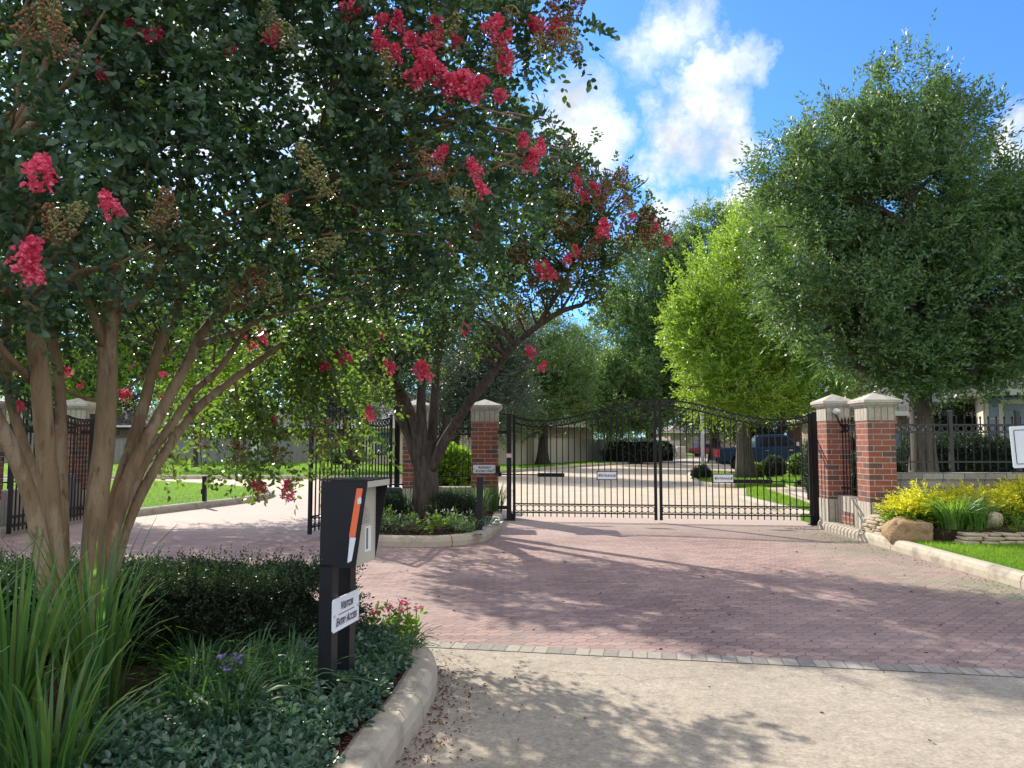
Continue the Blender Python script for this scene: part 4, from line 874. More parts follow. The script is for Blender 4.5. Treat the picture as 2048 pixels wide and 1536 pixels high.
big_tree('oak_tree', 'tall broad oak behind the iron railing, its dense crown against the blue sky', (ox, oy), .27,
         [B(1812, 225, 16, .72, 1.4), B(1715, 310, 16, .95), B(1890, 295, 16, .9), B(1625, 405, 15.6, .95), B(1800, 430, 15.8, 1.7), B(1950, 430, 16.2, 1.15), B(1640, 560, 15.6, 1.15), B(1760, 640, 15.2, 1.3), B(1900, 600, 15.6, 1.6), B(2070, 540, 16, 1.6),
          B(1570, 345, 15.6, .55), B(1690, 690, 15.0, .75, .7), B(1990, 690, 15.6, .8, .6), B(1580, 480, 15.6, .7), B(1640, 700, 15.0, .4, .6), B(2110, 480, 16.3, 1.2), B(1820, 720, 15.0, .8, .5), B(1650, 235, 16, .3), B(1875, 190, 16, .28), B(1935, 735, 15.2, .7, .5), B(2030, 715, 15, .7, .5), B(1755, 185, 16, .3)],
         'leaf_oak', 'bark_oak', 24000, 11, .5, .118, .044, gap=.84, gs=2.6, seed=4, fork=.75, nl=5, up=.35, group='trees beyond the gate', shoots=2600, jit=.28)
ax, ay = gp(1492, 957, .12)
big_tree('lime_green_tree', 'bright yellow green sunlit tree left of the big oak, trunk beside the pickup', (ax, ay), .33,
         [B(1450, 590, 29, 1.8), B(1510, 490, 29, 1.4), B(1385, 640, 29, .9), B(1420, 690, 29, 1.5), B(1520, 640, 30, 2.2), B(1480, 770, 28.5, 1.3), B(1610, 560, 31, 2.3), B(1395, 770, 29, .6), B(1600, 740, 30, 1.8), B(1380, 630, 29, .7), B(1560, 800, 28, .9, .6), B(1430, 810, 28.5, .9, .5), B(1650, 680, 30, 1.6), B(1640, 800, 28.5, 1.2, .7), B(1370, 700, 29, .6), B(1560, 450, 30, 1.2)],
         'leaf_lime', 'bark_oak', 11500, 11, .6, .15, .06, gap=.62, gs=1.2, seed=6, lean=(-.1, 0), fork=.7, group='trees beyond the gate', shoots=1300)
def tree_at(u, v, base_uv, blobs, label, mat, seed, tr=.3, n=3600, L=.2, W=.075, ln=.8, name='shade_tree', bark_='bark_dark', gap=.7, gs=.8, Y=None, k=10, fork=.6):
    bx, by = (at(base_uv[0], base_uv[1], Y)[:2] if Y else gp(*base_uv, .14))
    return big_tree(name, label, (bx, by), tr, blobs, mat, bark_, int(n * 1.7), k, ln, L, W * 1.15, gap=gap - .1, gs=gs, seed=seed, fork=fork, group='trees beyond the gate', loc_z=.14, shoots=300)
tree_at(0, 0, (1300, 926), [B(1290, 540, 60, 3.1), B(1340, 600, 60, 3.8), B(1265, 660, 59, 3.0), B(1330, 720, 59, 3.4), B(1235, 620, 59, 1.5), B(1380, 660, 61, 3.2), B(1300, 790, 58, 2.1, .7)], 'tall mid green tree behind the centre of the closed gate', 'leaf_mid', 31, .4, 5600, .24, .10, Y=63)
tree_at(0, 0, (1217, 925), [B(1200, 790, 56, 1.9), B(1250, 755, 56, 2.0), B(1170, 795, 56, 1.2), B(1230, 835, 55, 1.4, .6), B(1290, 830, 56, 1.6, .6)], 'lower bushy tree whose dark trunk stands at the end of the tan fence', 'leaf_mid', 32, .34, 3200, .22, .09, Y=58.5, fork=.45)
tree_at(0, 0, (1430, 915), [B(1420, 460, 58, 1.9), B(1385, 520, 58, 2.2), B(1470, 500, 58, 2.6), B(1430, 600, 58, 4.0), B(1420, 740, 58, 4.5)], 'tall dark green tree showing above the lime green tree', 'leaf_mid', 33, .4, 4200, .26, .1, Y=60)
tree_at(0, 0, (1085, 929), [B(1110, 740, 50, 2.5), B(1020, 770, 49, 2.6), B(1150, 720, 51, 1.5), B(1090, 690, 50, 2.0), B(1130, 800, 49, 2.0, .7), B(1040, 830, 48, 1.6, .6), B(1170, 690, 51, .9)], 'dark tree with a leaning black trunk before the tan fence', 'leaf_mid', 34, .38, 4600, .2, .06, Y=50, fork=.5)
tree_at(0, 0, (905, 935), [B(930, 730, 38, 2.1), B(980, 790, 38, 1.9), B(880, 780, 38, 1.8), B(1010, 700, 38, 1.3), B(950, 670, 38, 1.3), B(1030, 650, 39, 1.0)], 'grey green tree directly above the pair of island pillars', 'leaf_grey', 35, .3, 4200, .17, .05, Y=39, fork=.5)
tree_at(0, 0, (700, 935), [B(690, 740, 40, 2.2), B(640, 790, 40, 1.6), B(740, 770, 40, 1.8), B(620, 720, 40, 1.5)], 'grey green tree over the house roof behind the drooping sprays', 'leaf_grey', 36, .3, 3400, .17, .05, Y=41, fork=.5)
x, y = gp(390, 934, .14)
big_tree('crape_myrtle', 'small distant crape myrtle on the far lawn before the grey fence', (x, y), .16, [B(390, 800, 42, 1.8), B(340, 780, 42, 1.4), B(450, 790, 42, 1.5), B(400, 740, 42, 1.5)], 'leaf_island', 'bark_rough', 1800, 9, .5, .12, .06, gap=.7, seed=37, group='pink flowering crape myrtles', fork=.3)
t = big_tree('crape_myrtle', 'leafy crape myrtle on the left lawn, mostly hidden behind the tan trunks', (-9.6, 17.2), .16, [B(60, 620, 17, 1.6), B(200, 650, 17, 1.6), B(330, 640, 17.5, 1.5), B(430, 680, 18, 1.3), B(120, 730, 17, 1.2), B(260, 760, 17.5, 1.0), B(-40, 700, 17, 1.4), B(150, 500, 20, 1.7), B(380, 540, 20.5, 1.5), B(520, 620, 18.5, 1.3), B(500, 740, 18.5, .9), B(560, 690, 18.5, .8)], 'leaf_bright', 'bark_rough', 5200, 10, .4, .085, .05, 'hex', gap=.66, gs=1.3, seed=38, group='pink flowering crape myrtles', fork=.3)
for q in range(9):
    put('blossom', BLO, t, at(rs.uniform(20, 560), rs.uniform(640, 800), 16.0 + rs.uniform(-.4, .6)), rs.uniform(.6, 1.0), rs)
far = [(-34, 62, 7.5, 4.4, 'rounded dark tree rising over the grey fence, far left'), (-26, 66, 8.5, 4.8, 'tall dark tree behind the grey plank fence, left of the pale pole'), (-13, 70, 8, 4.6, 'dark tree behind the house roof, centre left'), (-4, 74, 8.5, 4.6, 'dark tree behind the tan fence, left of the gate'), (4.5, 74, 8, 3.6, 'dark tree behind the tan plank fence, seen through the gate'),
       (13, 92, 6.5, 4.2, 'pale far tree at the bend of the street'), (24, 98, 9, 5.5, 'far tree above the red car at the street\'s end'), (38, 70, 9, 5.5, 'far tree behind the pickup and the oak'), (48, 62, 9, 5.0, 'far dark tree behind the beige house'), (-46, 58, 8, 5.0, 'far dark tree beyond the left edge of the lawn'), (-20, 56.5, 5, 2.2, 'small dark tree just behind the grey plank fence'), (30, 52, 7, 4.0, 'dark tree behind the pickup\'s hood'), (19, 60, 5.5, 3.6, 'mid green tree behind the pickup\'s cab'), (24.5, 45.5, 5.5, 2.8, 'green tree between the pickup and the brick pillars')]
for i, (x, y, zc, r, lb) in enumerate(far):
    q = np.random.default_rng(60 + i); bl = [(x + q.uniform(-.6, .6) * r, y + q.uniform(-.4, .4) * r, zc + q.uniform(-.45, .5) * r, r * q.uniform(.45, .7), r * q.uniform(.45, .7), r * q.uniform(.4, .65)) for _ in range(7)] + [(x, y, zc - r * .55, r * .8, r * .7, r * .5)]
    big_tree('distant_tree', lb, (x, y), .35, bl, ['leaf_dark', 'leaf_grey', 'leaf_mid'][i % 3], 'bark_dark', 3600, 10, 1.0, .32, .15, gap=.62, gs=.7, seed=70 + i, group='far trees behind the fences', fork=.5)
t = tag(link_mesh('treeline', np_mesh('treeline', *(lambda m: (m[0], m[1], M['leaf_dark'], m[2]))(sprays(*(lambda p: (p[0], nrm(p[1] + np.array([0, 0, .3]))))(blob_points([(x, 125 + 12 * math.sin(x * .3), 5, 9, 6, 7 + 2 * math.sin(x * .13)) for x in range(-150, 190, 12)], 9000, rng, .9, .3, 9, core=.6)), 1.6, 7, .8, .4, shape='kite')))), kind='stuff')
tag(t, 'dark far wood closing the view behind the houses', 'trees')

# ------------------------------------------------------------------ hedges, shrubs, ground cover, grass
def box_hedge(name, label, x0, y0, x1, y1, z0, z1, n, mat, L, W, cat='hedge', k=7, ln=.11, rough=.05, shape='kite', seed=0, group=None, twigs=0, rnd=.25, corem='leaf_hedge'):
    """clipped hedge: leafy twigs on the faces and inside a rounded box, on a woody core"""
    rs = np.random.default_rng(seed); c = np.array([(x0 + x1) / 2, (y0 + y1) / 2, (z0 + z1) / 2]); h = np.array([(x1 - x0) / 2, (y1 - y0) / 2, (z1 - z0) / 2])
    P = rs.uniform(-1, 1, (n, 3)); ar = np.array([h[1] * h[2], h[0] * h[2], 1.3 * h[0] * h[1]]); f = rs.choice(3, n, p=ar / ar.sum())
    depth = 1 - rs.exponential(.05, n) / np.maximum(h[f], .1) * .6
    sg = np.where(rs.uniform(size=n) < .5, -1, 1.); sg = np.where((f == 2), 1, sg); P[np.arange(n), f] = sg * depth
    ex = np.abs(P) ** (1 / rnd); s = np.maximum(1, (ex.sum(1)) ** rnd); P = P / s[:, None]
    Wd = c + P * h; o = np.zeros((n, 3)); o[np.arange(n), f] = sg
    Wd += o * (vnoise(Wd, 5, seed)[:, None] * rough + rs.normal(size=(n, 1)) * rough * .4)
    D = nrm(o * .7 + rs.normal(size=(n, 3)) * .5 + np.array([0, 0, .55]))
    parts = [sprays(Wd, D, ln, k, L, W, .05, shape=shape, rs=rs)]
    if twigs:
        A = c + np.stack([rs.uniform(-1, 1, twigs), rs.uniform(-1, 1, twigs), np.full(twigs, .95)], 1) * h; parts.append(sprays(A, nrm(rs.normal(size=(twigs, 3)) * .35 + np.array([0, 0, 1])), ln * 1.7, k + 2, L, W, .0, shape=shape, rs=rs))
    t = thing(name, label, cat, (c[0], c[1], z0), 0, group)
    crown_obj('foliage', t, M[mat], parts)
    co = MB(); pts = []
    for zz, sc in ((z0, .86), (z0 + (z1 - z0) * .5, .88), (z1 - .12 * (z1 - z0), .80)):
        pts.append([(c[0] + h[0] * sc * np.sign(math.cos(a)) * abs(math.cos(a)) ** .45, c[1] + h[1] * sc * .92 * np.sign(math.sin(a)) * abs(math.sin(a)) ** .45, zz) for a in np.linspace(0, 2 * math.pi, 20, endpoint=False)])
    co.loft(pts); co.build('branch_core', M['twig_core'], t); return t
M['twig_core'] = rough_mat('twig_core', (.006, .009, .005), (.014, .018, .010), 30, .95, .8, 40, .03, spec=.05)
box_hedge('hedge', 'dark clipped hedge behind the tall grass and keypad posts', -5.2, 5.0, -1.05, 5.85, .1, .62, 8200, 'leaf_hedge', .026, .013, seed=1, twigs=700, ln=.09, rough=.03, k=8)
box_hedge('boxwood', 'clipped boxwood mound left of the island tree trunk', -2.75, 14.0, -1.95, 14.7, .12, .55, 1500, 'leaf_hedge', .03, .018, 'shrub', seed=2, rnd=.45, group='clipped shrubs in the island bed')
box_hedge('boxwood', 'clipped boxwood mound right of the island tree trunk', -1.5, 13.7, -.62, 14.5, .12, .52, 1700, 'leaf_hedge', .03, .018, 'shrub', seed=3, rnd=.45, group='clipped shrubs in the island bed')
box_hedge('bush', 'bright yellow green bush behind the island railing', -2.0, 18.0, -.9, 19.0, .1, 1.25, 1500, 'leaf_bright', .12, .07, 'shrub', seed=4, rnd=.5, ln=.2, rough=.12)
for (x0, y0, x1, y1, z1, lb, sd) in [(8.55, 17.0, 11.8, 18.3, 1.62, 'wide clipped hedge behind the railing, right of the oak trunk', 5), (7.1, 16.6, 8.5, 17.8, 1.22, 'low rounded hedge behind the railing, left of the oak trunk', 6), (7.4, 18.8, 8.6, 20.2, 1.75, 'taller loose shrub behind the railing, beside the brick pillar', 7), (10.8, 20.5, 13.2, 21.9, 2.55, 'tall clipped shrub in front of the low brick wing', 8)]:
    box_hedge('hedge', lb, x0, y0, x1, y1, .1, z1, 2600, 'leaf_hedge', .05, .026, seed=sd, rnd=.4, ln=.14, rough=.05, group='clipped hedges behind the railing')
for (u, v, Y, w, h, lb, m, sd) in [(1548, 948, 33, .75, .70, 'rounded shrub with pale leaves in front of the pickup', 'leaf_grey', 9), (1610, 948, 34, 1.5, .75, 'dark spreading shrub in front of the pickup hood', 'leaf_mid', 10), (1512, 950, 33, .7, .35, 'low pale shrub beside the lime green tree trunk', 'leaf_bright', 11), (1402, 958, 31, .5, .30, 'small dark shrub by the street light pole', 'leaf_dark', 12), (1265, 924, 58, 5.0, 1.7, 'grey green shrub mass before the tan fence end', 'leaf_grey', 13), (1312, 921, 62, 3.0, 1.5, 'round shrub right of the fence end, behind the gate\'s middle', 'leaf_mid', 14), (690, 929, 50, 2.0, .9, 'low shrub at the house wall seen through the open gate', 'leaf_mid', 15)]:
    x = at(u, v, Y)[0]; box_hedge('shrub', lb, x - w / 2, Y - w * .35, x + w / 2, Y + w * .35, .1, .12 + h, 1100, m, .09, .05, 'shrub', seed=sd, rnd=.5, ln=.14, rough=.08, group='shrubs beyond the gate')

def strap_clump(name, label, x, y, z, n, h, w, spread, mat, seed, cat='plant', group=None, arch=.5, seg=7, lean=(0, 0), r0=.12):
    rs = np.random.default_rng(seed); t = thing(name, label, cat, (x, y, z), 0, group)
    a = rs.uniform(0, 6.283, n); H = h * rs.uniform(.55, 1.1, n); sp = spread * rs.uniform(.15, 1, n); b = np.stack([np.cos(a), np.sin(a)], 1)
    base = np.array([x, y]) + b * (r0 * rs.uniform(0, 1, n) ** .5)[:, None]; side = np.stack([-np.sin(a + rs.normal(0, .6, n)), np.cos(a)], 1); side = nrm(side)
    V = []; ar = arch * rs.uniform(.3, 1.3, n)
    for s in np.linspace(0, 1, seg):
        p = base + b * (sp * s ** 1.8)[:, None] + np.array(lean) * s ** 1.5; zz = z + H * (s - ar * s ** 3 * .75); ww = w * rs.uniform(.9, 1.1) * (1 - s ** 2.5) * (.55 + .9 * s * (1 - s) * 2) / 2 + .0006
        V.append(np.stack([np.c_[p - side * ww, zz], np.c_[p + side * ww, zz + .004]], 1))
    V = np.stack(V, 1).reshape(-1, 3); i0 = (np.arange(n) * seg * 2)[:, None, None]; j = (np.arange(seg - 1) * 2)[None, :, None]
    Q = (i0 + j + np.array([0, 1, 3, 2])[None, None]).reshape(-1, 4); C = np.repeat(np.clip(rs.normal(.5, .25, n), 0, 1), seg * 2)
    crown_obj('leaf_blades', t, M[mat], (V, Q, C)); return t
gcl = [(-2.2, 3.5, 130, 1.15, .50, 'tall upright grass clump in front of the tan trunks'), (-2.75, 3.7, 120, 1.1, .55, 'tall grass clump at the picture\'s left edge'), (-1.85, 3.2, 60, .72, .5, 'arching pale grass clump nearest to the viewer'), (-2.3, 4.3, 110, 1.1, .45, 'tall grass clump close against the tan trunks'), (-2.12, 4.05, 70, 1.05, .36, 'grass clump with long thin blades right of the trunks'), (-2.45, 3.05, 90, .95, .55, 'dense grass clump at the lower left corner'), (-3.3, 4.3, 80, 1.0, .5, 'grass clump left of the tan trunks'), (-2.75, 3.05, 80, .75, .5, 'low grass clump cut by the picture\'s left edge near the bottom')]
for i, (x, y, n, h, s, lb) in enumerate(gcl): strap_clump('ornamental_grass', lb, x, y, .12, n, h, .019, s * .8, 'blade', 100 + i, group='tall grass clumps by the tree', arch=.34)
lir = [(-1.72, 4.45), (-1.45, 4.3), (-1.9, 4.75), (-1.55, 4.75), (-1.3, 4.62), (-1.65, 4.1), (-1.4, 3.95), (-1.2, 4.3)]
ll = ['arching liriope clump nearest the trunks', 'arching liriope clump with purple flowers beside it', 'liriope clump tucked under the hedge near the trunks', 'liriope clump under the middle of the hedge', 'liriope clump under the hedge beside the keypad post', 'low liriope clump behind the arching pale grass', 'small liriope clump at the edge of the ground cover', 'liriope clump left of the keypad\'s front post']
for i, ((x, y), lb) in enumerate(zip(lir, ll)): strap_clump('liriope', lb, x, y, .12, 130, .42, .012, .40, 'liriope', 120 + i, group='arching liriope under the hedge', arch=.95)
for i, (x, y, lb) in enumerate([(-.86, 5.05, 'liriope tuft behind the keypad posts'), (-.74, 5.4, 'liriope tuft at the kerb nose beside the pink flowers'), (-.95, 5.35, 'liriope tuft under the hedge end')]):
    strap_clump('liriope', lb, x, y, .12, 80, .22, .008, .20, 'liriope', 140 + i, group='liriope at the kerb nose', arch=.8)
def flowers(name, label, pts, z, mat, leafm, seed, ps=.03, stem=.18, group=None, nl=40):
    rs = np.random.default_rng(seed); c = np.mean(np.array(pts), 0); t = thing(name, label, 'plant', (c[0], c[1], z), 0, group)
    st = MB(); V = []
    for (x, y) in pts:
        h = stem * rs.uniform(.7, 1.15); tip = np.array([x + rs.normal(0, .02), y + rs.normal(0, .02), z + h]); st.tube([(x, y, z), tuple((np.array([x, y, z]) + tip) / 2 + rs.normal(size=3) * .008), tuple(tip)], .003, 4)
        n = 12; a = np.arange(n) * 6.283 / 5 + rs.uniform(0, 6); D = np.stack([np.cos(a), np.sin(a), rs.uniform(-.2, .9, n)], 1); P = tip + rs.normal(size=(n, 3)) * ps * .5
        V.append(leaf_geo(P, D, np.tile([0, 0, 1.], (n, 1)) + rs.normal(size=(n, 3)) * .4, np.full(n, ps), np.full(n, ps * .8), 'hex')[:2] + (np.repeat(rs.uniform(0, 1, n), 6),))
    st.build('stem', M['leafstem'], t); crown_obj('blossom', t, M[mat], V)
    A = np.array([[pts[i % len(pts)][0] + rs.normal(0, .04), pts[i % len(pts)][1] + rs.normal(0, .04), z + stem * rs.uniform(.1, .8)] for i in range(nl)]); D = nrm(rs.normal(size=(nl, 3)) + np.array([0, 0, .3]))
    crown_obj('foliage', t, M[leafm], sprays(A, D, .09, 5, .05, .022, .2, rs=rs)); return t
M['leafstem'] = rough_mat('green_stem', (.05, .10, .03), (.07, .13, .04), 10, .7, 0)
flowers('pink_vinca', 'pink flowering vinca right behind the keypad posts', [(-.93, 5.55), (-.86, 5.62), (-.98, 5.66), (-.80, 5.5)], .13, 'petal', 'leaf_bright', 3, .028, .30, 'bedding flowers at the kerb nose')
flowers('pink_vinca', 'red pink vinca at the kerb nose beside the pavers', [(-.76, 5.72), (-.70, 5.66), (-.82, 5.8)], .13, 'petal', 'leaf_bright', 4, .028, .22, 'bedding flowers at the kerb nose')
x, y = at(455, 1370, 4.15)[:2]
flowers('purple_flower', 'small purple flower spikes among the arching liriope', [(x, y), (x + .015, y + .03), (x - .01, y - .03)], .14, 'petal_purple', 'leaf_mid', 5, .024, .28, nl=12)
# glossy ground cover
rs = np.random.default_rng(77)
P = np.stack([rs.uniform(-2.3, -.6, 9000), rs.uniform(2.6, 5.6, 9000), np.zeros(9000)], 1)
edge_x = np.interp(P[:, 1], [p[1] for p in FRONT[:8]], [p[0] for p in FRONT[:8]]) - .24
den = np.clip((P[:, 0] + 1.75 + .35 * vnoise(P, 2.5, 4)) / .3, 0, 1); P = P[(P[:, 0] < edge_x + .06 * vnoise(P, 9, 2)) & (rs.uniform(size=9000) < den)]
P[:, 2] = .125 + .055 * (1 + vnoise(P, 7, 3)) * np.clip((edge_x.mean() - P[:, 0] + .3) * 3, .25, 1) + rs.uniform(0, .05, len(P))
V, Q, C = sprays(P, nrm(rs.normal(size=P.shape) * np.array([1, 1, .35]) + np.array([0, 0, .25])), .085, 6, .042, .025, .1, rs=rs, updir=1.3)
tag(link_mesh('ground_cover', np_mesh('ground_cover', V, Q, M['leaf_cover'], C)), 'low glossy ground cover leaves around the keypad posts', 'ground cover', None, 'stuff')
# fallen leaves and petals
def litter(label, fn, n, size, z, seed, mat='litter'):
    rs = np.random.default_rng(seed); P = fn(rs, n); P = np.c_[P, np.full(len(P), z) + rs.uniform(0, .006, len(P))]
    D = nrm(rs.normal(size=P.shape) * np.array([1, 1, .12])); N = nrm(rs.normal(size=P.shape) * .35 + np.array([0, 0, 1]))
    V, Q, c = leaf_geo(P, D, N, size * rs.uniform(.4, 1.3, len(P)), size * .55 * rs.uniform(.4, 1.2, len(P)), 'hex', .25, .3)
    tag(link_mesh('leaf_litter', np_mesh('leaf_litter', V, Q, M[mat], np.repeat(rs.uniform(0, 1, len(P)), c))), label, 'fallen leaves', None, 'stuff')
def near_kerb(rs, n):
    y = rs.uniform(3.2, 6.6, n); x = np.interp(y, [p[1] for p in FRONT[:9]], [p[0] for p in FRONT[:9]]) + .01 + rs.exponential(.13, n); return np.c_[x, y]
litter('red brown fallen petals and leaves along the kerb nose', near_kerb, 700, .022, .004, 1)
litter('brown leaf crumbs on the bed edge inside the kerb', lambda rs, n: np.c_[np.interp((y := rs.uniform(2.8, 5.6, n)), [p[1] for p in FRONT[:8]], [p[0] for p in FRONT[:8]]) - .20 - rs.exponential(.05, n), y], 900, .022, .13, 2)
litter('few dry leaves scattered over the pavers and concrete', lambda rs, n: np.c_[rs.uniform(-6, 5, n), rs.uniform(3.6, 12, n)], 130, .035, .004, 3)
litter('dry leaf crumbs gathered along the right kerb', lambda rs, n: np.c_[5.38 - rs.exponential(.22, n), rs.uniform(8, 14.4, n)], 420, .02, .004, 4)
litter('wood chips over the island bed mulch', lambda rs, n: np.c_[rs.uniform(-2.3, -.5, n), rs.uniform(12.0, 14.5, n)], 2200, .04, .132, 5, 'chip')

# island bed plants
nd = [(-2.15, 12.75, 'nandina clump with pale tips at the bed\'s left end'), (-1.75, 12.45, 'nandina clump in front of the tree trunk, left'), (-1.25, 12.5, 'nandina clump directly before the tree trunk'), (-.95, 12.9, 'nandina clump between the trunk and the black post'), (-2.25, 13.3, 'nandina clump behind the keypad box'), (-.78, 12.35, 'nandina clump at the foot of the black post')]
for i, (x, y, lb) in enumerate(nd):
    q = np.random.default_rng(200 + i); t = thing('nandina', lb, 'plant', (x, y, .13), 0, 'small shrubs in the island bed'); n = 46
    A = np.array([x, y, .16]) + q.normal(size=(n, 3)) * np.array([.13, .11, .0]) + np.array([0, 0, 1.]) * q.uniform(0, .20, (n, 1)); crown_obj('foliage', t, M['leaf_mid' if i % 2 else 'leaf_bright'], sprays(A, nrm(q.normal(size=(n, 3)) * .7 + np.array([0, 0, .8])), .14, 8, .055, .022, .25, rs=q))
    crown_obj('flower', t, M['petal_white'], sprays(A[:14] + np.array([0, 0, .08]), nrm(q.normal(size=(14, 3)) + np.array([0, 0, 1])), .05, 5, .028, .020, .1, rs=q))
    st = MB(); [st.tube([(x, y, .1), tuple(a)], .004, 4) for a in A[:10]]; st.build('stem', M['bark_rough'], t)
il = [(-.62, 15.6, .75, 'strappy daylily clump at the sign pillar\'s foot'), (-.95, 15.4, .7, 'strappy daylily clump right of the island trunk'), (-.2 - .12, 16.0, .8, 'spiky clump between the sign pillar and gate post'), (-2.1, 15.4, .65, 'strappy daylily clump left of the island trunk'), (-1.25, 15.9, .75, 'strappy daylily clump before the short island wall')]
for i, (x, y, h, lb) in enumerate(il): strap_clump('daylily', lb, x, y, .13, 70, h, .018, .32, 'blade', 220 + i, group='strappy plants at the island pillars', arch=.4)
strap_clump('liriope', 'low liriope edging behind the black island post', -.45, 13.3, .13, 120, .20, .010, .3, 'leaf_cover', 231, arch=.8, r0=.25)

# right-hand bed: golden shrubs, grass, ferny plants
def gold_shrub(label, x, y, z, w, h, n, seed):
    q = np.random.default_rng(seed); t = thing('golden_shrub', label, 'shrub', (x, y, z), 0, 'golden shrubs in the right bed')
    P, d = blob_points([(x, y, z + h * .45, w * .5, w * .42, h * .5), (x - w * .25, y, z + h * .35, w * .3, w * .3, h * .35), (x + w * .25, y, z + h * .38, w * .3, w * .3, h * .35)], n, q, .8, 5, seed, core=.4)
    lowm = P[:, 2] < z + h * .42
    hor = nrm(d * np.array([1, 1, .15]) + q.normal(size=d.shape) * .35 + np.array([0, 0, .28]))
    crown_obj('golden_foliage', t, M['leaf_yellow'], sprays(P[~lowm], hor[~lowm], .20, 15, .042, .018, .12, rs=q, shape='kite'))
    crown_obj('green_foliage', t, M['leaf_bright'], sprays(P[lowm], hor[lowm], .18, 13, .042, .018, .12, rs=q, shape='kite'))
    st = MB(); [st.tube([(x + q.normal(0, .05), y, z - .02), tuple((np.array([x, y, z]) + p) / 2 + q.normal(size=3) * .03), tuple(p)], [.010, .006, .003], 4) for p in P[::14]]; st.build('stem', M['bark_dark'], t)
gold_shrub('large golden shrub spilling beside the brick pillar', 6.18, 11.8, .26, .85, .56, 1400, 301)
gold_shrub('golden shrub behind the green grass clump', 7.25, 12.25, .32, 1.2, .50, 1200, 302)
gold_shrub('golden shrub at the wall, farther right of the grass clump', 8.15, 12.2, .34, 1.3, .62, 1400, 303)
gold_shrub('golden shrub near the picture\'s right edge above the red flowers', 8.5, 11.75, .3, .9, .52, 900, 304)
gold_shrub('duller golden shrub low against the block wall', 6.75, 12.3, .3, 1.0, .46, 800, 305)
strap_clump('ornamental_grass', 'green grass clump between the golden shrubs', 6.38, 11.38, .3, 230, .66, .014, .42, 'blade_mid', 310, arch=.5, r0=.16)
strap_clump('ornamental_grass', 'second green grass clump leaning towards the grey boulder', 6.72, 11.38, .3, 230, .64, .014, .40, 'blade_mid', 311, arch=.5, r0=.16)
strap_clump('fern', 'pale arching fern frond against the grey block wall', 8.15, 12.35, .35, 14, .85, .03, .35, 'leaf_bright', 312, arch=.4, r0=.05)
for i, (x, y, w, lb) in enumerate([(6.6, 11.35, .8, 'trailing green plant behind the tan boulder'), (7.4, 11.25, .8, 'trailing green plant on the low ledge'), (8.0, 11.25, .9, 'ferny green plant with a red flower beside the grey boulder'), (8.45, 11.3, .7, 'ferny green plant at the picture\'s right edge')]):
    q = np.random.default_rng(330 + i); t = thing('ground_plant', lb, 'plant', (x, y, .3), 0, 'low green plants on the ledge'); n = 170
    A = np.array([x, y, .3]) + q.normal(size=(n, 3)) * np.array([w * .3, .10, 0]) + np.array([0, 0, 1.]) * q.uniform(-.05, .14 if i < 2 else .28, (n, 1)); crown_obj('foliage', t, M['leaf_bright'], sprays(A, nrm(q.normal(size=(n, 3)) + np.array([0, 0, .5])), .13, 10, .026, .011, .2, rs=q, shape='kite'))
    if i > 1: crown_obj('flower', t, M['petal_red'], sprays(A[:5] + np.array([0, 0, .12]), nrm(q.normal(size=(5, 3)) + np.array([0, 0, 1])), .05, 6, .035, .025, .1, rs=q))

# lawn grass blades
def grass(label, poly, n, z, h, w, seed, zf=None):
    q = np.random.default_rng(seed); pl = np.array(poly); lo, hi = pl.min(0), pl.max(0); P = q.uniform(lo, hi, (n, 2)); ins = np.zeros(n, bool); j = len(pl) - 1
    for i in range(len(pl)):
        xi, yi = pl[i]; xj, yj = pl[j]; c = ((yi > P[:, 1]) != (yj > P[:, 1])) & (P[:, 0] < (xj - xi) * (P[:, 1] - yi) / (yj - yi + 1e-12) + xi); ins ^= c; j = i
    P = P[ins]; n = len(P); a = q.uniform(0, 6.283, n); H = h * q.uniform(.5, 1.3, n); l = q.normal(size=(n, 2)) * (h * .45)
    s = np.stack([np.cos(a), np.sin(a)], 1) * w / 2; B0 = np.c_[P - s, np.full(n, z)]; B1 = np.c_[P + s, np.full(n, z)]; T = np.c_[P + l, z + H]
    V = np.stack([B0, B1, T], 1).reshape(-1, 3); Q = np.arange(n * 3).reshape(-1, 3)
    v = np.clip(.5 + .28 * vnoise(np.c_[P, P[:, :1] * 0], 1.4, 3) + q.normal(0, .15, n), 0, 1)
    tag(link_mesh('grass', np_mesh('grass', V, Q, M['blade_lawn'], np.repeat(v, 3))), label, 'grass', None, 'stuff')
grass('mown grass of the right lawn below the stone ledge', [(5.64, 5.5), (13, 5.5), (13, 11.0), (6.3, 11.0), (5.72, 11.3)], 130000, .13, .05, .006, 1)
grass('grass of the left lawn seen under the drooping sprays', [(-8.6, 11), (-8.6, 14.8), (-8.25, 16), (-7.7, 18), (-7.1, 20), (-6.95, 21.8), (-7.5, 23.5), (-9.2, 25.6), (-12.2, 28.2), (-17, 29.5), (-17, 11)], 42000, .13, .065, .012, 2)
grass('sunny grass of the far lawn before the grey fence', [(-30, 33.5), (-5, 34), (.4, 42), (5, 51), (10, 61), (6, 64), (0, 54), (-14, 54), (-30, 54)], 46000, .135, .10, .028, 3)
grass('sunny grass strip just behind the closed gate', [(6.15, 15.8), (7.1, 15.8), gp(1622, 1008, .12), gp(1567, 989, .12), gp(1524, 974, .12), gp(1492, 976, .12), (6.3, 21), (6.2, 18)], 9000, .115, .07, .011, 4)
grass('grass of the small bed at the street light', [(7.8, 27.1), (9.5, 27.5), (10, 37), (9.6, 38), (8.7, 37), (7.7, 32), (7.2, 30), (7.1, 28.4)], 7000, .12, .09, .02, 5)
grass('grass around the lime green tree and shrubs', [(10, 27.7), (24, 29), (24, 36.5), (11.3, 36.2), (10.7, 31.5)], 12000, .12, .09, .022, 6)
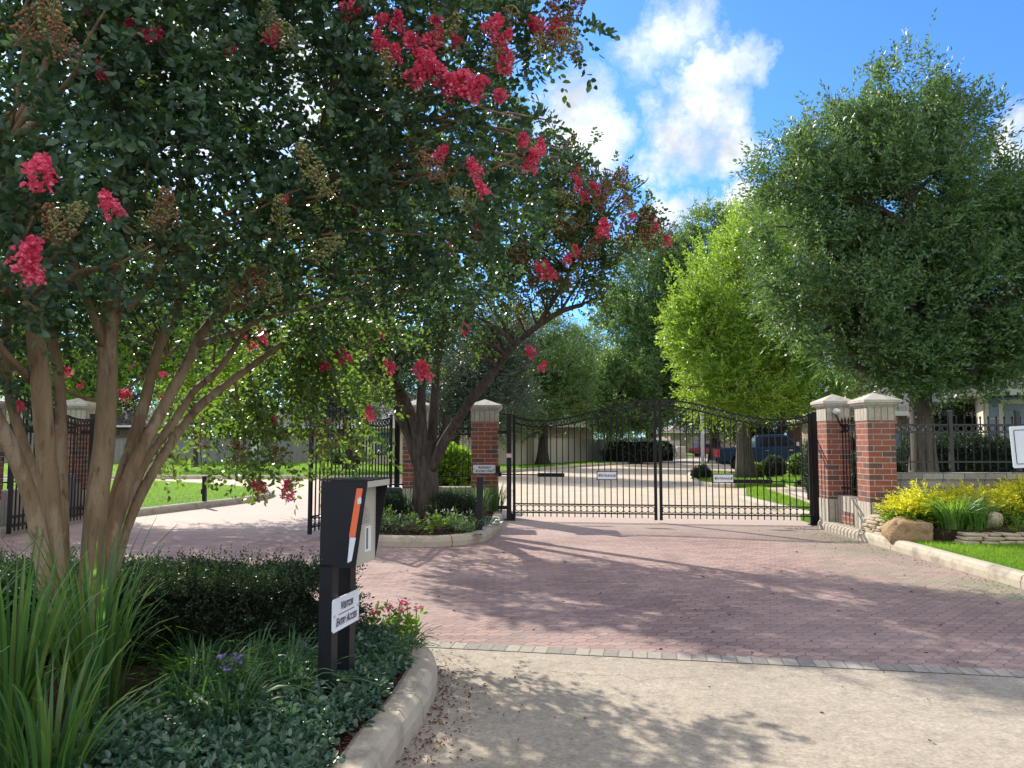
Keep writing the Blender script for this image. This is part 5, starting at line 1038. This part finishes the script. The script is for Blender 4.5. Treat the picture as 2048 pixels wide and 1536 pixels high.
grass('grass behind the iron railing around the oak', [(8.6, 17.8), (20, 17.8), (20, 25.5), (12.5, 25.3), (9.7, 22)], 8000, .12, .08, .02, 7)
# ------------------------------------------------------------------ plank fences
def plank_fence(pts, h, label, mat, z=.14):
    t = thing('plank_fence', label, 'fence', (pts[0][0], pts[0][1], z), 0, 'wooden fences around the gardens')
    pn = MB(); cp = MB(); ps = MB()
    for (a, b) in zip(pts[:-1], pts[1:]):
        A, Bv = np.array(a), np.array(b); L = np.linalg.norm(Bv - A); d = (Bv - A) / L; n = int(L / .145); nn = np.array([-d[1], d[0]])
        for i in range(n):
            p = A + d * L * i / n; q = A + d * (L * (i + 1) / n - .008); hh = h + random.uniform(-.012, .012); o = nn * random.uniform(0, .01)
            vs = [(p[0] + o[0], p[1] + o[1], z - .05), (q[0] + o[0], q[1] + o[1], z - .05), (q[0] + o[0], q[1] + o[1], z + hh), (p[0] + o[0], p[1] + o[1], z + hh)]
            vs += [(v[0] + nn[0] * .02, v[1] + nn[1] * .02, v[2]) for v in vs]
            pn.add(vs, [(0, 1, 2, 3), (7, 6, 5, 4), (3, 2, 6, 7), (1, 5, 6, 2), (0, 3, 7, 4)])
        cp.bar((a[0], a[1], z + h + .03), (b[0], b[1], z + h + .03), .11, .035)
        for k in range(int(L / 2.4) + 1): c = A + d * min(L, k * 2.4) + nn * .09; ps.cbox(c[0], c[1], z - .05, .09, .09, h)
    pn.build('board_panel', M[mat], t); cp.build('cap_rail', M[mat], t); ps.build('post', M[mat], t)
plank_fence([(-48, 56), (-24, 54.5), (-13.6, 54.0)], 1.68, 'weathered grey plank fence along the far lawn, seen under the drooping sprays', 'fence_grey')
f0, f1 = at(1045, 930, 49.5), at(1218, 922, 62)
plank_fence([(-4.6, 46.5), f0[:2], f1[:2]], 1.66, 'tan plank fence curving along the street behind the closed gate', 'fence_tan')
a, b = at(1282, 921, 68), at(1362, 917, 86)
plank_fence([a[:2], b[:2]], 1.6, 'far tan plank fence past the dark tree trunk', 'fence_tan')

# ------------------------------------------------------------------ houses
def window(parent, x, y, z0, w, h, pane='pane', mull=(1, 1)):
    fr = MB(); t = .06
    fr.box(x - w / 2 - t, y - .05, z0 - t, x + w / 2 + t, y - .004, z0); fr.box(x - w / 2 - t, y - .05, z0 + h, x + w / 2 + t, y - .004, z0 + h + t)
    fr.box(x - w / 2 - t, y - .05, z0, x - w / 2, y - .004, z0 + h); fr.box(x + w / 2, y - .05, z0, x + w / 2 + t, y - .004, z0 + h)
    for i in range(1, mull[0]): fr.box(x - w / 2 + w * i / mull[0] - .015, y - .045, z0, x - w / 2 + w * i / mull[0] + .015, y - .012, z0 + h)
    for i in range(1, mull[1]): fr.box(x - w / 2, y - .04, z0 + h * i / mull[1] - .015, x + w / 2, y - .013, z0 + h * i / mull[1] + .015)
    f = fr.build('window', M['trim'], parent); MB().box(x - w / 2, y - .03, z0, x + w / 2, y - .016, z0 + h).build('pane', M[pane], f); return f
_old_build = MB.build
def _build(s, name, mats, parent=None, local=False):
    if parent is not None and not local and parent.parent is not None:
        return link_mesh(name, s.mesh(name, mats, tuple(parent.parent.location)), parent)
    return _old_build(s, name, mats, parent, local)
MB.build = _build
def hip_roof(parent, x0, y0, x1, y1, z, h, ov, mat, thick=.16, ridge='x', inset_=None, name='roof'):
    r = MB(); X0, X1, Y0, Y1 = x0 - ov, x1 + ov, y0 - ov, y1 + ov
    if ridge == 'x': i = (Y1 - Y0) / 2 if inset_ is None else inset_; a, b = (X0 + i, (Y0 + Y1) / 2, z + h), (X1 - i, (Y0 + Y1) / 2, z + h)
    else: i = (X1 - X0) / 2 if inset_ is None else inset_; a, b = ((X0 + X1) / 2, Y0 + i, z + h), ((X0 + X1) / 2, Y1 - i, z + h)
    v = [(X0, Y0, z), (X1, Y0, z), (X1, Y1, z), (X0, Y1, z), a, b, (X0, Y0, z - .04), (X1, Y0, z - .04), (X1, Y1, z - .04), (X0, Y1, z - .04)]
    f = [(0, 1, 5, 4), (2, 3, 4, 5), (1, 2, 5), (3, 0, 4)] if ridge == 'x' else [(0, 1, 4), (1, 2, 5, 4), (2, 3, 5), (3, 0, 4, 5)]
    r.add(v, f + [(9, 8, 7, 6), (0, 6, 7, 1), (1, 7, 8, 2), (2, 8, 9, 3), (3, 9, 6, 0)]); rf = r.build(name, M[mat], parent)
    MB().box(X0 - .02, Y0 - .09, z - .16, X1 + .02, Y0 - .004, z - .01).build('gutter', M['gutter'], parent)
    MB().box(X0 + .02, Y0 + .02, z - .1, X1 - .02, Y1 - .02, z - .045).build('soffit', M['trim'], parent); return rf
def house(name, label, x0, y0, x1, y1, zw, wall, roof, rh, ov=.5, ridge='x'):
    t = thing(name, label, 'house', (x0, y0, .1), 0, 'houses of the estate')
    MB().box(x0, y0, .0, x1, y1, zw - .02).build('wall', M[wall], t); hip_roof(t, x0, y0, x1, y1, zw + .02, rh, ov, roof, ridge=ridge); return t
# beige house at the right edge with its low brick wing
hx0 = at(1965, 800, 18.6)[0]
h = house('beige_house', 'beige stucco house with a blue grey door at the picture\'s right edge', hx0, 18.6, hx0 + 9, 27, 2.78, 'stucco', 'shingle', 2.2, .55)
window(h, hx0 + .42, 18.6, .95, .62, 1.75, mull=(2, 3))
xd = at(2032, 850, 18.6)[0]
MB().box(xd - .36, 18.54, .1, xd + .62, 18.594, 2.45).build('door', M['door_grey'], h)
d_ = MB(); d_.box(xd - .46, 18.53, .1, xd - .365, 18.59, 2.56); d_.box(xd - .365, 18.53, 2.46, xd + .63, 18.59, 2.56); d_.box(xd + .63, 18.53, .1, xd + .72, 18.59, 2.56); d_.build('door_frame', M['trim'], h)
hip_roof(h, hx0 + 1.0, 21.5, hx0 + 9, 27.5, 4.05, 1.6, .4, 'shingle', name='roof')
MB().box(hx0 + 1.1, 21.6, 2.7, hx0 + 8.9, 27, 3.98).build('upper_wall', M['stucco'], h)
w0 = at(1764, 830, 25.5)[0]; w1 = at(1958, 830, 25.5)[0]
h.rotation_euler = (0, 0, R(-27))
wg = house('brick_house', 'low tan brick wing with white gutter behind the oak trunk', w0 + .5, 25.5, w1 + 3, 34, 2.55, 'house_brick', 'shingle_pale', 2.3, .5)
window(wg, at(1803, 870, 25.5)[0], 25.5, .75, 1.5, 1.25, pane='pane_blue', mull=(2, 2)); window(wg, at(1915, 870, 25.5)[0], 25.5, .75, 1.3, 1.25, pane='pane_blue', mull=(2, 2))
rw = [c for c in wg.children if c.name.startswith('roof')][0]
px, pz = at(1888, 800, 27.2)[0], at(1888, 806, 27.2)[2]
MB().lathe((px, 27.2, pz - .15), [(.05, 0), (.05, .42), (.08, .43), (.08, .47), (.0, .48)], 8).build('vent_pipe', M['gutter'], rw)
h = house('brick_house', 'brown brick house with a pale roof behind the grey plank fence', -21, 60, -7.6, 70, 2.75, 'house_red', 'shingle_pale', 3.1, .6)
window(h, -17, 60, .9, 1.6, 1.3, mull=(2, 2)); window(h, -10.5, 60, .9, 1.6, 1.3, mull=(2, 2))
h = house('tan_house', 'tan house wall glimpsed through the open gate leaf', -9.4, 50.2, -3.4, 57.5, 2.6, 'stucco', 'shingle_pale', 2.4, .5)
window(h, -8.3, 50.2, .7, 1.1, 1.5, mull=(1, 2)); MB().box(-6.4, 50.14, .1, -5.5, 50.194, 2.2).build('door', M['door_grey'], h)
h = house('brick_house', 'house with a pale roof behind the tan plank fence', -2.6, 62, 6.5, 70, 2.9, 'house_brick', 'shingle_pale', 2.8, .5); window(h, 2, 62, 1.0, 1.5, 1.3, mull=(2, 2))
h = house('brick_house', 'brown brick house behind the pickup truck', 20.5, 48, 32, 58, 2.9, 'house_red', 'shingle', 3.0, .5); window(h, 23, 48, .8, 1.6, 1.4, mull=(2, 2))
h = house('brick_house', 'distant house above the red car where the street bends', 22, 108, 36, 118, 3.0, 'house_brick', 'shingle_pale', 3.6, .5); window(h, 26, 108, .9, 2, 1.4, mull=(2, 2))
h = house('brick_house', 'dark house beyond the far left end of the grey fence', -46, 62, -30, 72, 2.9, 'house_red', 'shingle', 3.2, .6); window(h, -38, 62, 1.0, 1.6, 1.3, mull=(2, 2))

# ------------------------------------------------------------------ vehicles
def car_paint(name, c):
    m, nt, b, N, L = nodes(name); b.inputs['Base Color'].default_value = (*c, 1); b.inputs['Roughness'].default_value = .38; b.inputs['Specular IOR Level'].default_value = .25
    b.inputs['Coat Weight'].default_value = .08; b.inputs['Coat Roughness'].default_value = .06; return m
M['paint_blue'] = car_paint('dark_blue_paint', (.006, .022, .055)); M['paint_red'] = car_paint('dark_red_paint', (.17, .016, .022))
M['tyre'] = rough_mat('tyre_rubber', (.012, .012, .012), (.022, .022, .022), 20, .9, .2, 60, .002); M['chrome'] = rough_mat('chrome', (.55, .56, .58), (.65, .66, .68), 4, .18, 0, metal=1)
M['lamp_red'] = rough_mat('red_lamp', (.55, .02, .02), (.65, .03, .03), 4, .2, 0, spec=.6); M['dark_glass'] = rough_mat('tinted_glass', (.005, .006, .008), (.014, .016, .02), 2, .12, 0, spec=.25)
def wheel(parent, x, y, r, w):
    t = MB().lathe((x, y - w / 2, r), [(r * .62, 0), (r * .95, 0), (r, w * .15), (r, w * .85), (r * .95, w), (r * .62, w)], 24, axis='y').build('wheel', M['tyre'], parent, True)
    rim = MB(); rim.lathe((x, y, r), [(r * .62, -w * .46), (r * .62, w * .46)], 20, axis='y')
    for k in range(6):
        a = k * math.pi / 3; s = -1 if y < 0 else 1
        rim.bar((x + .06 * math.cos(a), y + s * w * .47, r + .06 * math.sin(a)), (x + r * .6 * math.cos(a), y + s * w * .47, r + r * .6 * math.sin(a)), .11, .05)
    rim.lathe((x, y + (-.47 * w if y < 0 else .43 * w), r), [(.0, 0), (.09, 0), (.09, w * .04), (0, w * .04)], 12, axis='y')
    rim.build('rim', M['chrome'], t, True)
def side_loft(prof, hw, mat, name, parent, taper):
    """profile (x, z) swept across the width, pulled in towards the sides by taper(z)"""
    mb = MB(); rings = []
    for f in (-1, -.93, -.6, 0, .6, .93, 1):
        e = 0 if abs(f) < .95 else 1
        rings.append([(x * (1 - .004 * e), f * (hw - taper(z)), z - (.03 * e if z > 1 else 0)) for x, z in prof])
    mb.loft(rings[::-1]); return mb.build(name, mat, parent, True)
def pickup(x, y, rz):
    t = thing('pickup_truck', 'dark blue crew cab pickup parked on the drive behind the lime green tree trunk', 'pickup truck', (x, y, .05), rz); W = .99; t.rotation_euler = (0, R(-1.5), rz); t.scale = (1, 1, .95)
    arch = lambda cx, r=.52: [(cx + r * math.cos(a), .42 + r * math.sin(a)) for a in np.linspace(math.pi, 0, 9)]
    low = [(.05, .55), (.62, .55)] + arch(1.25)[0:] + [(1.85, .48), (4.15, .48)] + arch(4.85) + [(5.75, .50), (5.88, .62), (5.86, 1.0), (5.72, 1.12), (4.35, 1.20), (4.2, 1.22), (1.98, 1.22), (1.96, 1.28), (.03, 1.28)]
    side_loft(low, W, M['paint_blue'], 'body', t, lambda z: .05 if z > 1.2 else (.03 if z < .56 else 0))
    cabp = [(1.98, 1.20), (2.02, 1.78), (2.15, 1.90), (2.9, 1.94), (3.35, 1.92), (3.62, 1.84), (4.32, 1.22)]
    cab = side_loft(cabp, W - .02, M['paint_blue'], 'cab', t, lambda z: max(0, (z - 1.22)) * .30)
    gl = MB()
    for s in (-1, 1):
        for q in ([(2.2, 1.30), (2.92, 1.30), (2.92, 1.80), (2.32, 1.80)], [(3.02, 1.30), (4.02, 1.30), (3.52, 1.78), (3.02, 1.80)]):
            p = [(a, s * (W - .02 - (b - 1.22) * .30 + .006), b) for a, b in q]; gl.add(p, [(0, 1, 2, 3) if s < 0 else (3, 2, 1, 0)])
    gl.add([(4.30, -.86, 1.26), (4.30, .86, 1.26), (3.66, .76, 1.83), (3.66, -.76, 1.83)], [(0, 1, 2, 3)]); gl.add([(1.995, .8, 1.32), (1.995, -.8, 1.32), (2.012, -.72, 1.74), (2.012, .72, 1.74)], [(0, 1, 2, 3)])
    gl.build('window', M['dark_glass'], t, True)
    for s in (-1, 1):
        lp = MB().box(-.01, s * .90 - .09, .78, .10, s * .90 + .105 * s + .0, 1.22) if s > 0 else MB().box(-.01, -1.0, .78, .22, -.80, 1.22); lp.build('tail_light', M['lamp_red'], t, True)
        for xx in (2.45, 3.55): MB().box(xx, s * W - .012, 1.06, xx + .22, s * W + .02, 1.10).build('handle', M['chrome'], t, True)
        MB().box(3.92, s * .95 - .02, 1.30, 4.05, s * 1.2, 1.50).build('mirror', M['chrome'], t, True) if s > 0 else MB().box(3.92, -1.2, 1.30, 4.05, -.93, 1.50).build('mirror', M['chrome'], t, True)
        MB().box(1.95, s * .96 - .06, .34, 4.0, s * .96 + .06, .40).build('side_step', M['chrome'], t, True)
        for cx in (1.25, 4.85): wheel(t, cx, s * .84, .42, .28)
    MB().box(-.22, -.97, .44, .0, .97, .62).build('bumper', M['chrome'], t, True)
    MB().box(-.005, -.78, .64, .03, .78, 1.26).build('tailgate', M['paint_blue'], t, True)
    MB().box(5.85, -.7, .62, 5.92, .7, 1.02).build('grille', M['chrome'], t, True); MB().box(.3, -.8, .40, 5.6, .8, .6).build('underbody', M['tyre'], t, True)
px_, py_ = at(1432, 930, 39.6)[:2]
pickup(px_ + .2, py_ + 1.0, R(-11))
def sedan(x, y, rz, label, paint):
    t = thing('parked_car', label, 'car', (x, y, .0), rz); W = .88
    arch = lambda cx, r=.40: [(cx + r * math.cos(a), .32 + r * math.sin(a)) for a in np.linspace(math.pi, 0, 8)]
    low = [(.03, .40), (.45, .34)] + arch(.95) + [(1.4, .30), (3.2, .30)] + arch(3.65) + [(4.4, .36), (4.5, .55), (4.4, .80), (3.4, .95), (.9, .98), (.1, .95), (0, .7)]
    side_loft(low, W, M[paint], 'body', t, lambda z: .05 if z > .9 else 0)
    cabp = [(.35, .94), (.75, 1.36), (1.3, 1.46), (2.2, 1.46), (2.6, 1.38), (3.5, .94)]
    side_loft(cabp, W - .03, M[paint], 'cab', t, lambda z: max(0, z - .94) * .4); gl = MB()
    for s in (-1, 1):
        for q in ([(.75, 1.0), (1.75, 1.0), (1.75, 1.38), (.95, 1.32)], [(1.85, 1.0), (3.15, 1.0), (2.5, 1.34), (1.85, 1.38)]):
            gl.add([(a, s * (W - .03 - (b - .94) * .4 + .006), b) for a, b in q], [(0, 1, 2, 3) if s < 0 else (3, 2, 1, 0)])
    gl.add([(.40, .75, 1.0), (.40, -.75, 1.0), (.74, -.64, 1.34), (.74, .64, 1.34)], [(0, 1, 2, 3)]); gl.build('window', M['dark_glass'], t, True)
    for s in (-1, 1):
        MB().box(-.01, s * .62 - .16, .72, .06, s * .62 + .16, .88).build('tail_light', M['lamp_red'], t, True)
        for cx in (.95, 3.65): wheel(t, cx, s * .76, .32, .2)
x, y = at(1383, 914, 84)[:2]
sedan(x, y, R(8), 'dark red car parked far down the street', 'paint_red')
t = thing('utility_cabinet', 'small pale utility cabinet on the verge far down the street', 'utility cabinet', (*at(1362, 914, 76)[:2], .14))
x, y = at(1362, 914, 76)[:2]; MB().cbox(x, y, .1, .8, .5, 1.0).build('housing', M['walk'], t); MB().frustum(x, y, 1.1, .86, .56, 1.16, .7, .4).build('lid', M['gutter'], t)

# ------------------------------------------------------------------ sky, sun, camera
W_ = bpy.data.worlds.new('World'); S.world = W_; W_.use_nodes = True; nt = W_.node_tree; L = nt.links.new
bg = nt.nodes['Background']; bg.inputs[1].default_value = SKY_STRENGTH
sk = nt.nodes.new('ShaderNodeTexSky'); sk.sky_type = 'NISHITA'; sk.sun_disc = False; sk.sun_elevation = SUN_EL; sk.sun_rotation = SUN_AZ
sk.air_density = 1.0; sk.dust_density = .6; sk.ozone_density = 2.0
g = nt.nodes.new('ShaderNodeTexCoord').outputs['Generated']
sky = mixc(nt, 1.0, sk.outputs[0], SKY_TINT, 'MULTIPLY')
def vm(op, a, b=None, s=None):
    n = nt.nodes.new('ShaderNodeVectorMath'); n.operation = op
    for i, q in enumerate((a, b)):
        if q is None: continue
        if isinstance(q, tuple): n.inputs[i].default_value = q
        else: L(q, n.inputs[i])
    if s is not None:
        if isinstance(s, (int, float)): n.inputs['Scale'].default_value = s
        else: L(s, n.inputs['Scale'])
    return n
dirn = vm('NORMALIZE', g).outputs[0]
n1 = noise(nt, 9, 9, .62, dirn); n2 = noise(nt, 26, 7, .68, dirn)
wv = vm('SUBTRACT', n1.outputs['Color'], (.5, .5, .5)).outputs[0]; w2 = vm('SUBTRACT', n2.outputs['Color'], (.5, .5, .5)).outputs[0]
pos = vm('ADD', dirn, vm('SCALE', wv, None, .13).outputs[0]).outputs[0]; pos = vm('ADD', pos, vm('SCALE', w2, None, .075).outputs[0]).outputs[0]
tot = None
for u, v, r, s in CLOUDS:
    d = np.array(ray(u, v)); d = d / np.linalg.norm(d)
    ds = vm('DISTANCE', pos, tuple(d)).outputs['Value']
    m = nt.nodes.new('ShaderNodeMapRange'); m.inputs[1].default_value = r; m.inputs[2].default_value = r * .35; m.inputs[3].default_value = 0; m.inputs[4].default_value = s; L(ds, m.inputs[0])
    tot = m.outputs[0] if tot is None else math_(nt, 'MAXIMUM', tot, m.outputs[0])
# unseen clouds added behind the viewer and to the sides for whiter ambient light
sep = nt.nodes.new('ShaderNodeSeparateXYZ'); L(dirn, sep.inputs[0])
n3 = noise(nt, 2.6, 8, .6, dirn); rest = rampn(nt, n3.outputs[0], [(.40, (0, 0, 0)), (.52, (1, 1, 1))])
mk = nt.nodes.new('ShaderNodeMapRange'); mk.inputs[1].default_value = .45; mk.inputs[2].default_value = .15; L(sep.outputs[1], mk.inputs[0])
tot = math_(nt, 'MAXIMUM', tot, math_(nt, 'MULTIPLY', rest, mk.outputs[0]))
mask = math_(nt, 'MULTIPLY', tot, rampn(nt, n2.outputs[0], [(.25, (.35, .35, .35)), (.55, (1, 1, 1))]))
shade = noise(nt, 9, 6, .55, vm('ADD', dirn, (.02, .0, .05)).outputs[0])
cc = rampn(nt, shade.outputs[0], [(.36, tuple(CLOUD_DARK * x for x in (.86, .93, 1.0))), (.58, (CLOUD_LIGHT,) * 3)])
back = math_(nt, 'MULTIPLY', rest, mk.outputs[0])   # added unseen clouds, brightened to lift the shade
cc = mixc(nt, back, cc, (CLOUD_LIGHT * 1.5, CLOUD_LIGHT * 1.45, CLOUD_LIGHT * 1.38))
fin = mixc(nt, math_(nt, 'MINIMUM', mask, 1), sky, cc); L(fin, bg.inputs[0])

sun = bpy.data.lights.new('sun', 'SUN'); sun.energy = SUN_STRENGTH; sun.angle = R(.5); sun.color = (1, .93, .82)
so = bpy.data.objects.new('sun', sun); COL.objects.link(so); so.location = (0, 0, 30)
so.rotation_euler = (R(90) - SUN_EL, 0, -SUN_AZ + math.pi)
from mathutils import Vector
sd = Vector((math.sin(SUN_AZ) * math.cos(SUN_EL), math.cos(SUN_AZ) * math.cos(SUN_EL), math.sin(SUN_EL)))
so.rotation_euler = sd.to_track_quat('Z', 'Y').to_euler()
cam_ = bpy.data.cameras.new('camera'); co = bpy.data.objects.new('camera', cam_); COL.objects.link(co)
cam_.sensor_width = 36; cam_.lens = F / 2048 * 36; cam_.clip_start = .05; cam_.clip_end = 2000
co.location = (0, 0, EYE); co.rotation_euler = (R(90) + PITCH, 0, 0); S.camera = co
S.view_settings.view_transform = 'Standard'; S.view_settings.look = 'None'; S.view_settings.gamma = 1; S.view_settings.exposure = EXPOSURE
S.render.engine = 'CYCLES'; S.cycles.max_bounces = 7; S.cycles.transparent_max_bounces = 4; S.cycles.diffuse_bounces = 4; S.cycles.glossy_bounces = 3; S.cycles.transmission_bounces = 4
S.cycles.use_denoising = True; S.cycles.sample_clamp_indirect = 6
